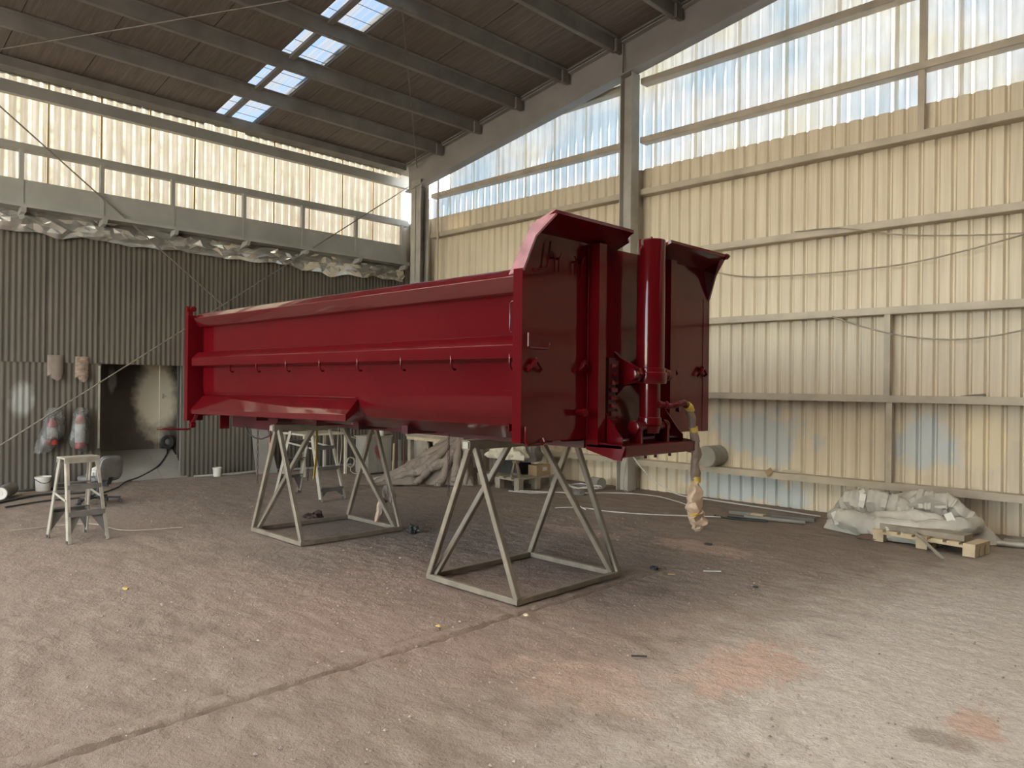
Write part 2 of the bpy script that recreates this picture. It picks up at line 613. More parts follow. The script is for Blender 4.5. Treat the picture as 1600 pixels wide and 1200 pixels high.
M['grey_drum'] = plain('grey_tin', (0.27, 0.255, 0.22), 0.5, 0.1, 0.15, 6)
M['grey_cabinet'] = None
mt, t, bs, _ = nodes_of('grey_cabinet_red_stain')
f = noise_n(t, coords(t, (2, 2, 0.7)), 3, 4)
c = ramp(t, f, [(0.3, (0.19, 0.17, 0.145)), (0.7, (0.26, 0.235, 0.20))])
c = mixc(t, blob(t, 0, 7.78, 0.42, 0.08, 0.18, 0.4, 1), c, (0.19, 0.05, 0.045))
t.links.new(c, bs.inputs['Base Color'])
bs.inputs['Roughness'].default_value = 0.5
M['cabinet'] = mt
del M['grey_cabinet']
M['ext_red'] = plain('fire_red_paint', (0.42, 0.05, 0.035), 0.35, 0, 0.1, 8)
mt, t, bs, out = nodes_of('clear_dusty_film')
f = noise_n(t, coords(t, (1, 1, 1)), 9, 5)
tp = N(t, 'ShaderNodeBsdfTransparent')
bs.inputs['Base Color'].default_value = (0.17, 0.155, 0.14, 1)
bs.inputs['Roughness'].default_value = 0.35
ms = t.nodes.new('ShaderNodeMixShader')
t.links.new(ramp(t, f, [(0.3, 0.32), (0.7, 0.70)]), ms.inputs[0])
t.links.new(tp.outputs[0], ms.inputs[1])
t.links.new(bs.outputs[0], ms.inputs[2])
t.links.new(ms.outputs[0], out.inputs[0])
M['film'] = mt
M['leaf'] = plain('yellow_scrap', (0.42, 0.31, 0.09), 0.6, 0, 0.15, 20)
M['grit'] = plain('grit', (0.26, 0.21, 0.175), 0.8, 0, 0.5, 3, world=True)
M['ramp'] = plain('ramp_sheet_steel', (0.23, 0.21, 0.185), 0.6, 0.1, 0.15, 3)

# ------------------------------------------------------------------ the hall
XL, YR = -12.72, 9.75          # left (eaves) wall, right (gable) wall
XE, YF = 12.72, -5.5          # the two walls behind the viewer
SL = 0.158                     # fall of the roof


def RZ(x):
    """underside of the roof boards"""
    return 6.95 + SL * (min(x, -x) + 6.94)


# floor: packed dirt, a fine grid where it lies near the viewer
fl = MB()


def floor_z(x, y):
    z = 0.006 * fbm((x * 1.7, y * 1.7, 0), 4) + 0.0075 * fbm((x * 5, y * 7, 3), 4) + 0.004 * max(0, fbm((x * 16, y * 16, 5), 2))
    w = 0.03 * fbm((y * 1.5, 7, 1), 3)
    d = abs(x + 3.62 + 0.04 * (y - 3) * 0.3 + w * 0.5)
    if y < 6.2:
        k = min(1.0, max(0.0, (6.2 - y) / 1.2))
        z += k * (-0.030 * math.exp(-(d / 0.016) ** 2) + 0.016 * math.exp(-((d - 0.05) / 0.03) ** 2) * (0.5 + 0.8 * fbm((x * 14, y * 14, 2), 2)))
    d2 = abs(x + 3.78 + w)
    if y < 3.6:
        z += -0.022 * math.exp(-(d2 / 0.014) ** 2) * max(0, 0.5 + fbm((1, y * 1.3, 5), 2))
    return min(z, 0.012) - 0.006


NX, NY = 400, 400
x0, x1, y0, y1 = -6.4, 0.4, 0.4, 7.2
fl.grid(lambda a, b: (x0 + (x1 - x0) * a, y0 + (y1 - y0) * b, floor_z(x0 + (x1 - x0) * a, y0 + (y1 - y0) * b) if 0 < a < 1 and 0 < b < 1 else -0.006), NX, NY)
z = -0.006
for a, b, c_, d in ((-14.0, x0, YF, 10.2), (x1, XE, YF, 10.2), (x0, x1, YF, y0), (x0, x1, y1, 10.2)):
    fl.add([(a, c_, z), (b, c_, z), (b, d, z), (a, d, z)], [(0, 1, 2, 3)])
o = solo('floor', fl, M['floor'], 'dusty brown concrete floor with reddish overspray patches and a long joint', None, kind='structure')

solo('sun_block_wall', MB().box(-17.2, -17.0, -30, 30, -.12, 5.2), M['ground'], 'added wall outside that keeps sun out of the door slits', None, kind='structure')  # unseen wall added to keep sun streaks off the floor
g = MB().add([(-60, -60, -0.12), (60, -60, -0.12), (60, 60, -0.12), (-60, 60, -0.12)], [(0, 1, 2, 3)])
solo('ground', g, M['ground'], 'pale concrete yard outside the shed', None, kind='structure')


def sect(n, pitch, pan, slope, depth, x0=0.0, sign=1):
    """trapezoid sheet profile: list of (along, depth)"""
    pts = []
    for i in range(n):
        a = x0 + i * pitch
        rib = pitch - pan
        pts += [(a, 0), (a + pan, 0), (a + pan + slope, sign * depth), (a + pitch - slope, sign * depth)]
    pts.append((x0 + n * pitch, 0))
    return pts


# --- right wall (gable): beige sheets below, milky sheets above, girts in front
wr = thing('wall_right', 'gable wall of beige ribbed steel sheets under milky translucent sheets', None, (-7, YR, 0), kind='structure')
P = 0.175
prof = sect(4, P, 0.112, 0.022, 0.034)
YS = YR + 0.05
first = None
k0 = -12.95
for i in range(37):
    xx = k0 + i * 4 * P
    if first is None:
        b = MB().sweep(prof, -0.05, 5.02, lambda p, s: (p[0], p[1], s))
        ORG['tmp'] = None
        first = bpy.data.objects.new('steel_panel', mesh_of('steel_panel', b, M['beige']))
        COL.objects.link(first)
        first.parent = wr
        ORG[first.name] = Vector((0, 0, 0))
        first.location = Vector((xx, YS, 0)) - wr.location
    else:
        inst(first, 'steel_panel', wr, Vector((xx, YS, 0)) - wr.location)
for i in range(37):
    xx = k0 + i * 4 * P
    if i == 0:
        continue
    xa, xb = xx - 0.03, xx + 4 * P

    def top(p):
        return RZ(xx + p[0]) + 0.02
    b = MB()
    n = len(prof)
    lo = 4.955
    z_low = lo
    dy = 0.035 + (i % 2) * 0.004
    vs = [(xx + p[0], YS + dy + p[1], z_low) for p in prof] + [(xx + p[0], YS + dy + p[1], 5.45 if i == 1 else top(p)) for p in prof]
    b.add(vs, [(j, j + 1, n + j + 1, n + j) for j in range(n - 1)])
    part('translucent_panel', b, M['fibre_right'], wr)
    # the lap of the next sheet: a second skin one rib wide
    b = MB()
    q = [(-0.004, 0.0), (0.05, 0.0)]
    b.sweep(q, lo, 5.45 if i == 1 else top((0, 0)), lambda p, s: (xx + p[0], YS + 0.028 + p[1], s))
    part('lap_strip', b, M['lap_right'], wr)
for zt, dep in ((0.47, .15), (1.53, .11), (2.60, .11), (3.655, .11), (4.66, .11), (5.47, .11), (6.385, .11), (7.2, .11)):
    h = 0.085
    for xa, xb in ((-11.9, -7.0), (-6.78, -1.62), (-1.4, 3.7), (3.9, 8.0)):
        if zt > RZ(xa) - .3:
            xa = -6.94 + (zt + .3 - 6.95) / SL
        if zt > RZ(xb) - .3:
            xb = -(-6.94 + (zt + .3 - 6.95) / SL)
        if xb - xa < .3:
            continue
        b = MB()
        # lipped channel: web at the back, two flanges, a front lip on the top flange
        b.box(xa, xb, YR - .12, YR - .105, zt - h, zt)
        b.box(xa, xb, YR - .105, YR + .045, zt - .012, zt)
        b.box(xa, xb, YR - .105, YR + .045, zt - h - .004, zt - h + .008)
        part('girt', b, M['girt'], wr)
for px, zb, ztp in ((-3.12, 0.46, 1.45), (-3.15, 1.53, 2.52), (-2.80, 4.66, 5.40), (-2.79, 5.47, 6.30), (-2.78, 6.38, 7.1)):
    part('sag_post', MB().box(px - .035, px + .035, YR - .10, YR - .02, zb, ztp), M['girt'], wr)
part('conduit_pipe', MB().tube([(-11.62, YR - .16, 3.4), (-11.62, YR - .16, 5.72)], 0.022, 8), M['girt'], wr)

# --- left wall (eaves)
wl = thing('wall_left', 'eaves wall with yellowed translucent sheets over a grimy corrugated lining', None, (XL, 5, 0), kind='structure')
XS = XL - 0.06


def wavy(n, pitch, amp, per=10):
    return [(pitch * k / per, amp * math.cos(2 * PI * k / per)) for k in range(n * per + 1)]


pr = wavy(5, 0.144, 0.02, 8)
yy = 3.02
seams = [yy + 0.724 * i for i in range(-20, 9)]
for i, ys in enumerate(seams):
    b = MB()
    dx = (i % 2) * 0.006
    b.sweep(pr, 4.40, 6.12, lambda p, s: (XS - .02 + dx + p[1], ys + p[0], s))
    part('translucent_panel', b, M['fibre_left'], wl)
    part('lap_strip', MB().sweep([(-.012, 0), (.03, 0)], 4.40, 6.12, lambda p, s: (XS + .012, ys + p[0], s)), M['lap_left'], wl)
# rails, deep beam and hangers
YA, YB = YF, 9.62
part('eave_rail', MB().box(XL - .02, XL + .09, YA, YB + .05, 5.70, 5.875), M['left_steel'], wl)
part('girt', MB().box(XL - .02, XL + .10, YA, YB, 4.90, 5.015), M['left_steel'], wl)
part('deep_beam', MB().box(XL, XL + .16, YA, YB - .1, 4.10, 4.475), M['left_steel'], wl)
part('beam_flange', MB().box(XL, XL + .34, YA, YB - .1, 4.05, 4.10), M['left_steel'], wl)
part('beam_cover', MB().box(XL - .055, XL, YA, YB, 3.55, 4.475), M['lining'], wl)
for yh in (0.5, 1.6, 2.66, 3.72, 4.78, 6.0, 7.14, 8.3, 9.42):
    part('hanger', MB().box(XL + .10, XL + .17, yh - .028, yh + .028, 4.10, 4.90), M['left_steel'], wl)
    part('beam_bracket', MB().prism([(XL + .16, yh - .03, 4.05), (XL + .34, yh - .03, 4.05), (XL + .30, yh - .03, 3.98), (XL + .02, yh - .03, 3.93)], (0, .06, 0)), M['left_steel'], wl)
# lining, two tiers of corrugated sheets either side of the doorway
DY0, DY1, DZ = 3.78, 5.02, 1.88
fine = [(q[0] * .988 + .004, q[1]) for q in wavy(9, 0.078, 0.008, 6)]
ls = [3.01 - .702 * 17 + .702 * i for i in range(28)]
for i, ys in enumerate(ls):
    if ys > YB - .1:
        continue
    dx = (i % 3) * 0.004
    wd = min(0.702, YB - ys)
    pp = [q for q in fine if q[0] <= wd + .001]
    part('lining_panel', MB().sweep(pp, DZ - .02, 3.80 - .012 * (i % 4), lambda p, s: (XL + .012 + dx + p[1] * .8, ys + p[0], s)), M['lining'], wl)
for i, ys in enumerate([-9.1 + .702 * k for k in range(28)]):
    a, b_ = ys, min(ys + .702, YB)
    if b_ <= a + .05:
        continue
    segs = [(a, b_)]
    if a < DY1 and b_ > DY0:
        segs = [s for s in ((a, min(b_, DY0)), (max(a, DY1), b_)) if s[1] - s[0] > .03]
    for s0, s1 in segs:
        n = max(4, int((s1 - s0) / .013))
        pp = [(s0 + (s1 - s0) * k / n, 0.006 * math.cos(2 * PI * (s0 + (s1 - s0) * k / n) / .078)) for k in range(n + 1)]
        part('lining_panel', MB().sweep(pp, -.05, DZ - (0.01 if i % 2 else 0), lambda p, s: (XL + (.004 if i % 2 else 0) + p[1], p[0], s)), M['lining'], wl)
part('corner_sun_block', MB().box(XL - .15, XL - .10, 9.55, YR + .12, -.1, 6.2), M['left_steel'], wl)  # added strip that shuts the corner gap against a sun patch
part('outer_skin', MB().box(XL - .16, XL - .12, YA, DY0 - .03, -.1, 4.42), M['white_wall'], wl)
part('outer_skin', MB().box(XL - .16, XL - .12, DY1 + .03, YR + .1, -.1, 4.42), M['white_wall'], wl)
part('outer_skin', MB().box(XL - .16, XL - .12, DY0 - .03, DY1 + .03, DZ + .02, 4.42), M['white_wall'], wl)
# --- doorway: a recess with two leaves and daylight at the joints
XD = XL - 0.80
dr = thing('door_1', 'dark doorway in the left wall with cream-sprayed door leaves', None, (XD, 4.4, 0), kind='structure')
part('jamb', MB().box(XD - .05, XL + .02, DY0 - .05, DY0, -.05, DZ), M['door'], dr)
part('jamb', MB().box(XD - .03, XL - .10, 5.46, 5.50, -.05, DZ + .1), M['lining'], dr)
part('head', MB().box(XD - .05, XL - .03, DY0 - .05, 5.50, DZ, DZ + .05), M['door'], dr)
part('door_leaf', MB().box(XD - .02, XD + .02, DY0 + .005, 4.938, .30, DZ + .02), M['door'], dr)
lf = part('door_leaf', MB().box(XD - .02, XD + .02, 4.952, 5.245, .30, DZ + .02), M['door'], dr)
part('lock', MB().box(XD + .02, XD + .035, 4.985, 5.02, 1.30, 1.38).box(XD + .035, XD + .05, 4.99, 5.05, 1.33, 1.345), M['alu'], lf)
part('jamb_post', MB().box(XD - .03, XD + .06, 5.262, 5.40, -.05, DZ + .05), M['lining'], dr)
part('edge_trim', MB().box(XL + .015, XL + .04, DY0 - .045, DY0 - .02, .55, DZ - .05), M['alu'], dr)
rp = MB()
rp.prism([(XL + .035, DY0, 0.0), (XL - .80, DY0, .44), (XL - .80, DY0, 0.0)], (0, DY1 - DY0 - .30, 0))
part('ramp_plate', rp, M['ramp'], dr)
rp = MB()
rp.add([(XL + .035, 4.725, 0), (XL - .80, 4.725, .44), (XL - .80, DY1 + .14, .44), (XL + .035, DY1 + .10, 0), (XL - .80, 4.725, -.05), (XL - .80, DY1 + .14, -.05)],
       [(0, 3, 2, 1), (0, 1, 4), (3, 5, 2), (0, 4, 5, 3), (1, 2, 5, 4)])
part('ramp_plate', rp, M['ramp'], dr)

# --- walls behind the viewer, with the big open doorway that lights the hall
wf = thing('wall_front', 'sheet wall behind the viewer with a wide open doorway', None, (0, YF, 0), kind='structure')
OX0, OX1, OZ = -10.2, -1.6, 5.5
part('panel', MB().box(XL - .1, OX0, YF - .1, YF, -.1, OZ), M['white_wall'], wf)
part('panel', MB().box(OX1, XE + .1, YF - .1, YF, -.1, OZ), M['white_wall'], wf)
b = MB().prism([(XL - .1, YF, OZ), (XE + .1, YF, OZ), (XE + .1, YF, RZ(XE)), (0, YF, RZ(0)), (XL - .1, YF, RZ(XL))], (0, -.1, 0))
part('gable', b, M['white_wall'], wf)
we = thing('wall_rear', 'far eaves wall behind the viewer', None, (XE, 0, 0), kind='structure')
part('panel', MB().box(XE, XE + .1, YF, YR + .1, -.1, RZ(XE) + .05), M['white_wall'], we)

# --- ceiling: boards, purlins, roof sheets, roof lights
ce = thing('ceiling', 'pitched roof of brown boards on grey purlins with a strip of roof lights', None, (-6, 5, 6.9), kind='structure')
# roof lights: start along the hall, slope (-1 left, 1 right), how far down from the ridge they reach, width
LIGHTS = [(5.38, -1, 12.82, .73)] + [(q, -1, 12.82, 1.0) for q in (-0.68, -2.70)] + \
    [(q, -1, 4.4, 1.0) for q in (3.36, 1.34)] + [(q, 1, 4.0, 1.0) for q in (5.38, 3.36, 1.34)]  # only the narrow strip is seen; wide ones are added to light the floor


ys = 9.42
edges = []
while ys > YF - 1:
    edges.append(ys)
    ys -= 1.01
edges = sorted(edges + [10.0])


def slab(xa, xb, ya, yb, off, th):
    return MB().add([(x, y, RZ(x) + off + z) for z in (0, th) for x, y in ((xa, ya), (xb, ya), (xb, yb), (xa, yb))],
                    [(0, 3, 2, 1), (4, 5, 6, 7), (0, 1, 5, 4), (1, 2, 6, 5), (2, 3, 7, 6), (3, 0, 4, 7)])


for a, b_ in zip(edges[:-1], edges[1:]):
    for sgn in (-1, 1):
        lit = next((r for r in LIGHTS if r[1] == sgn and a - .05 <= r[0] < b_ - .5), None)
        xe = sgn * 12.82
        if lit is None:
            part('roof_board', slab(xe, 0, a, b_ - .012, 0.0, .02), M['board'], ce)
            part('roof_sheet', slab(xe, 0, a, b_, .10, .03), M['white_wall'], ce)
            continue
        q, _, reach, wide = lit
        if reach < 12:
            part('roof_board', slab(xe, sgn * reach, a, b_ - .012, 0.0, .02), M['board'], ce)
            part('roof_sheet', slab(xe, sgn * reach, a, b_, .10, .03), M['white_wall'], ce)
        if b_ - (q + wide) > .06:
            part('roof_board', slab(sgn * reach, 0, q + wide, b_ - .012, 0.0, .02), M['board'], ce)
            part('roof_sheet', slab(sgn * reach, 0, q + wide + .02, b_, .10, .03), M['white_wall'], ce)
        pts = wavy(7 if wide < 1 else 9, .122, .018, 8)
        b = MB()
        b.add([(sgn * x, q - .06 + p[0], RZ(x) + .07 + p[1]) for x in (reach, 0) for p in pts], [(j, j + 1, len(pts) + j + 1, len(pts) + j) for j in range(len(pts) - 1)])
        part('rooflight_sheet', b, M['rooflight'] if wide < 1 else M['frosted_fill'], ce)
        part('rooflight_bar', slab(sgn * min(12.7, reach), 0, q + .125, q + .215, -.05, .05), M['purlin'], ce)
        if wide < 1:
            for k in range(11):
                x_ = sgn * (12.55 - k * 1.06)
                part('fixing', MB().lathe([(0.0, 0), (.018, 0), (.018, .05)], (x_, q + .38, RZ(x_) + .0), n=6), M['rod'], ce)
            for side in (q - .10, q + wide):
                part('rooflight_lap', slab(sgn * reach, 0, side, side + .09, .02, .03), M['fibre_left'], ce)
for sgn in (-1,):
    part('wire_mesh', (lambda mb: [mb.bar((sgn * x, 5.40, RZ(x) + .03), (sgn * x, 6.10, RZ(x) + .03), .006, .006) for x in [.5 + .3 * k for k in range(41)]] and mb)(MB()), M['rod'], ce, kind='stuff')
PX = [-11.24, -10.17, -9.11, -8.05, -6.98, -5.92, -4.86, -3.8, -2.74, -1.68, -0.6]
for sgn in (-1, 1):
    for x in PX:
        xa = sgn * -x
        zt = RZ(x)
        b = MB()
        # a lipped Z section: web, bottom flange towards the eaves, small lip
        b.box(xa - .008, xa + .008, YF, 9.28, zt - .20, zt)
        b.box(min(xa, xa - sgn * -.07) - .008, max(xa, xa - sgn * -.07), YF, 9.28, zt - .20, zt - .19)
        b.box(min(xa, xa + sgn * -.07), max(xa, xa + sgn * -.07) + .008, YF, 9.28, zt - .012, zt - .002)
        part('purlin', b, M['purlin'], ce)
        part('purlin_cleat', MB().box(xa - .012, xa + .05, 9.2, 9.36, zt - .22, zt - .02), M['purlin'], ce)
    part('eave_purlin', MB().box(sgn * 12.42 - .13, sgn * 12.42 + .13, YF, 9.30, RZ(-12.42) - .13, RZ(-12.42) - .0), M['purlin'], ce)

# --- frames: rafters and columns
def rafter(y, label):
    b = MB()
    for sgn in (-1, 1):
        for dz0, dz1, w in ((-.06, -.04, .10), (-.55, -.06, .012), (-.57, -.55, .10)):
            b.add([(sgn * x, y + yy_, RZ(x) + dz - .20 * 0) for dz in (dz0, dz1) for x, yy_ in ((-12.35, -w), (0, -w), (0, w), (-12.35, w))],
                  [(0, 3, 2, 1), (4, 5, 6, 7), (0, 1, 5, 4), (1, 2, 6, 5), (2, 3, 7, 6), (3, 0, 4, 7)])
    b.add([(-12.1, y - .015, 5.62), (-11.9, y - .015, 5.62), (-11.9, y - .015, 5.95), (-12.3, y - .015, 5.85), (-12.1, y + .015, 5.62), (-11.9, y + .015, 5.62), (-11.9, y + .015, 5.95), (-12.3, y + .015, 5.85)],
          [(0, 1, 2, 3), (7, 6, 5, 4), (0, 4, 5, 1), (1, 5, 6, 2), (2, 6, 7, 3), (3, 7, 4, 0)])
    return solo('rafter', b, M['rafter'], label, None, (0, y, 6.5), kind='structure')


rafter(9.42, 'grey steel rafter rising along the top of the gable wall')
part('edge_rail', MB().add([(x, 9.30 + w, RZ(x) - .03 + dz) for dz in (0, .035) for x, w in ((-12.3, 0), (-.1, 0), (-.1, .04), (-12.3, .04))],
                          [(0, 3, 2, 1), (4, 5, 6, 7), (0, 1, 5, 4), (1, 2, 6, 5), (2, 3, 7, 6), (3, 0, 4, 7)]), M['purlin'], ce)


def column(x, y, z1, label, w=.2, d=.2, rot=False):
    b = MB()
    b.box(x - w / 2, x + w / 2, y - d / 2, y - d / 2 + .014, 0, z1)
    b.box(x - w / 2, x + w / 2, y + d / 2 - .014, y + d / 2, 0, z1)
    b.box(x - .008, x + .008, y - d / 2, y + d / 2, 0, z1)
    return b


b = column(-12.03, 9.46, 5.72, '', .30, .22)
solo('column', b, M['column'], 'grey steel column in the corner of the two walls', None, (-12.03, 9.46, 0), kind='structure')
b = MB()
X0, Y0 = -6.86, 9.46
b.box(X0 - .11, X0 - .098, Y0 - .10, Y0 + .10, 0, RZ(X0) - .55)
b.box(X0 + .098, X0 + .11, Y0 - .10, Y0 + .10, 0, RZ(X0) - .55)
b.box(X0 - .098, X0 + .098, Y0 - .006, Y0 + .006, 0, RZ(X0) - .55)
b.box(X0 - .06, X0 - .045, Y0 - .14, Y0 - .10, RZ(X0) - .55, RZ(X0) - .1)
solo('column', b, M['column'], 'grey steel column halfway along the gable wall behind the tipper', None, (X0, Y0, 0), kind='structure')
b = MB()
X0 = -1.5
b.box(X0 - .11, X0 - .098, Y0 - .10, Y0 + .10, 0, RZ(X0) - .55)
b.box(X0 + .098, X0 + .11, Y0 - .10, Y0 + .10, 0, RZ(X0) - .55)
b.box(X0 - .098, X0 + .098, Y0 - .006, Y0 + .006, 0, RZ(X0) - .55)
solo('column', b, M['column'], 'next gable column just past the right edge of the view', None, (X0, Y0, 0), kind='structure')

# ------------------------------------------------------------------ the tipper body
XF, XR = -3.25, -8.28            # front (headboard) and tail
YN, YM = 3.37, 4.50              # outer face of the near side, middle
RED = M['red']
tp_ = thing('tipper_body', 'glossy wine-red truck tipper body raised on two steel trestles', 'truck body', (-5.8, YM, 1.17))


def both(fn):
    """builds a piece on the near side and mirrors it to the far side"""
    b = MB()
    fn(b)
    far = MB()
    far.v = [(x, 2 * YM - y, z) for x, y, z in b.v]
    far.f = [tuple(reversed(q)) for q in b.f]
    return b, far


def pair(name, fn, mat=RED, label=None, smooth=True):
    a, b = both(fn)
    return part(name, a, mat, tp_, label, smooth=smooth), part(name, b, mat, tp_, label, smooth=smooth)


def draw(b, poly, xa, xb, caps=True):
    n = len(poly)
    b.add([(xa, y, z) for y, z in poly] + [(xb, y, z) for y, z in poly], [(i, n + i, n + (i + 1) % n, (i + 1) % n) for i in range(n)] +
          ([tuple(range(n)), tuple(range(2 * n - 1, n - 1, -1))] if caps else []))


# tub: sides that curve under, one folded sheet
side = fillet([(3.49, 2.27), (3.49, 1.52), (3.515, 1.40), (3.575, 1.335)], .12, 8) + [(3.58, 1.325), (3.80, 1.225), (YM, 1.215)]
outer = side
inner = [(y + .035 if z > 1.3 else y + .01, z + (.04 if z < 1.3 else .0)) for y, z in side]
shell = outer + inner[::-1]
pair('side_panel', lambda b: draw(b, shell, XR + .02, XF - .03))
# top rail: rounded lip, sloping top, face turned down and in
rail = fillet([(3.56, 2.30), (3.55, 2.34), (3.435, 2.350), (3.368, 2.290), (3.425, 2.195), (3.49, 2.19), (3.55, 2.20)], .010, 3)
pair('top_rail', lambda b: draw(b, rail, XR + .05, XF - .075), M['red_highlight'])
rib = fillet([(3.50, 1.93), (3.44, 1.924), (3.368, 1.858), (3.370, 1.772), (3.484, 1.752), (3.50, 1.75)], .007, 3)
pair('side_rib', lambda b: draw(b, rib, XR - .0, XF - .06))
# slanted ledge over the rear half
def ledge(b):
    ya, yb = 3.49, 3.372
    x0_, x1_ = -8.30, -5.235
    t_ = .012
    p = [(x0_ + .06, ya, 1.452), (x1_, ya, 1.468), (x1_ + .01, yb, 1.345), (x0_, yb, 1.290)]
    b.prism(p, (0, .006, -t_))
    b.add([(x0_, yb - .001, 1.290), (x1_ + .01, yb - .001, 1.345), (x1_ + .01, yb - .001, 1.292), (x0_, yb - .001, 1.245), (x0_, yb + .01, 1.290), (x1_ + .01, yb + .01, 1.345), (x1_ + .01, yb + .01, 1.292), (x0_, yb + .01, 1.245)],
          [(0, 1, 2, 3), (7, 6, 5, 4), (0, 4, 5, 1), (1, 5, 6, 2), (2, 6, 7, 3), (3, 7, 4, 0)])
    b.add([(x1_, ya, 1.468), (x1_ + .01, yb, 1.345), (x1_ + .01, yb, 1.292), (x1_, ya + .02, 1.38)], [(0, 1, 2, 3)])
pair('rear_ledge', ledge, M['red_highlight'], smooth=False)
part('ledge_seam', MB().tube([(-8.2, 3.486, 1.475), (-5.25, 3.486, 1.482)], .005, 6), RED, tp_)
# posts
pair('corner_post', lambda b: b.box(XF - .075, XF + .004, 3.366, 3.46, 1.235, 2.335))
def rear_post(b):
    b.box(-8.415, -8.325, 3.345, 3.52, 1.17, 2.33)
    b.prism([(-8.41, 3.35, 2.33), (-8.33, 3.35, 2.33), (-8.33, 3.35, 2.37), (-8.36, 3.35, 2.37), (-8.365, 3.35, 2.43), (-8.41, 3.35, 2.43)], (0, .05, 0))
pair('rear_post', rear_post)
pair('post_pin', lambda b: b.lathe([(0, -.05), (.03, -.05), (.03, .03), (.0, .03)], (-8.34, 3.40, 2.40), (1, 0, 0), 12))
part('tailgate', MB().box(-8.40, -8.36, 3.50, 5.50, 1.22, 2.31), RED, tp_)
for q in (3.9, 4.5, 5.1):
    part('tailgate_rib', MB().box(-8.43, -8.40, q - .05, q + .05, 1.22, 2.31), RED, tp_)
# hooks under the rib
for x in [-3.36 - .571 * k for k in range(8)]:
    pts = [(x, 3.378, 1.80), (x, 3.376, 1.745), (x, 3.384, 1.715), (x, 3.40, 1.70), (x, 3.418, 1.705)]
    part('rope_hook', MB().tube(pts, .009, 8), RED, tp_)
    part('rope_hook', MB().tube([(a, 2 * YM - b_, c_) for a, b_, c_ in pts], .009, 8), RED, tp_)
# handle and catch beside the near front post
part('grab_handle', MB().tube([(-3.33, 3.44, 2.14), (-3.40, 3.43, 2.14), (-3.415, 3.43, 2.125), (-3.415, 3.43, 1.955), (-3.40, 3.43, 1.94), (-3.33, 3.44, 1.94)], .006, 8), RED, tp_)
part('catch', MB().bar((-3.335, 3.43, 1.555), (-3.45, 3.43, 1.56), .014, .014).bar((-3.335, 3.42, 1.55), (-3.37, 3.42, 1.55), .03, .02), RED, tp_)
sq = MB()
for x0_, x1_, z0_, z1_ in ((-3.388, -3.345, 1.350, 1.358), (-3.388, -3.345, 1.297, 1.305), (-3.388, -3.382, 1.297, 1.358), (-3.348, -3.342, 1.297, 1.358)):
    sq.box(x0_, x1_, 3.40, 3.50, z0_, z1_)
part('square_socket', sq, RED, tp_)

# headboard
hb = [(3.40, 1.24), (5.60, 1.24), (5.615, 2.33), (5.54, 2.58), (3.46, 2.58), (3.385, 2.33)]
part('headboard', MB().prism([(XF, y, z) for y, z in hb][::-1], (-.045, 0, 0)), RED, tp_)
def cheek(b):
    """folded side flange from the post to the tip of the hood"""
    f_ = [(-3.243, 3.368, 2.325), (-3.165, 3.395, 2.530), (-3.045, 3.452, 2.662)]
    r_ = [(-3.375, 3.372, 2.305), (-3.205, 3.400, 2.610), (-3.085, 3.468, 2.690)]
    for i in range(2):
        q = [f_[i], r_[i], r_[i + 1], f_[i + 1]]
        b.add(q + [(x, y + .012, z - .006) for x, y, z in q], [(0, 1, 2, 3), (7, 6, 5, 4), (0, 4, 5, 1), (1, 5, 6, 2), (2, 6, 7, 3), (3, 7, 4, 0)])
pair('hood_cheek', cheek, M['red_overspray_sheen'], 'cheek plate with overspray and a painted-in pale reflection', smooth=False)
def facet(b):
    b.add([(XF + .002, 3.388, 2.33), (-3.165, 3.400, 2.53), (-3.045, 3.455, 2.66), (XF + .002, 3.465, 2.578)], [(3, 2, 1, 0), (0, 1, 2, 3)])
pair('hood_facet', facet, smooth=False)
# hood: sloping lip over the cab, with a notch for the ram
NW, NB = .235, .15
def hood(b):
    a = (XF, 3.46, 2.578)
    front = -3.045
    arc = []
    for k in range(7):
        t_ = k / 6 * PI / 2
        arc.append((front - .10 + .10 * (1 - math.sin(t_)) - .0, YM - NW + .085 * (1 - math.cos(t_)) - .0))
    poly = [(XF, 3.46), (front, 3.452), (front, YM - NW - .01)] + [(x, y) for x, y in arc] + [(XF, YM - NB)]
    zz = lambda x: 2.578 + (x - XF) / (front - XF) * .084
    b.add([(x, y, zz(x)) for x, y in poly] + [(x - .004, y, zz(x) + .022) for x, y in poly],
          [tuple(range(len(poly) - 1, -1, -1)), tuple(range(len(poly), 2 * len(poly)))] + [(i, (i + 1) % len(poly), len(poly) + (i + 1) % len(poly), len(poly) + i) for i in range(len(poly))])
pair('hood', hood, RED, smooth=False)
part('hood_tip', MB().lathe([(0, 0), (.022, 0), (.026, .03), (.014, .055), (0, .06)], (-3.06, 5.53, 2.66), (.3, .9, .25), 10), RED, tp_)
pair('ram_channel', lambda b: b.box(XF, XF + .10, 4.02, 4.10, 1.20, 2.572))
part('channel_edge', MB().tube([(XF + .012, 4.012, 1.25), (XF + .012, 4.012, 2.55)], .006, 6), RED, tp_)
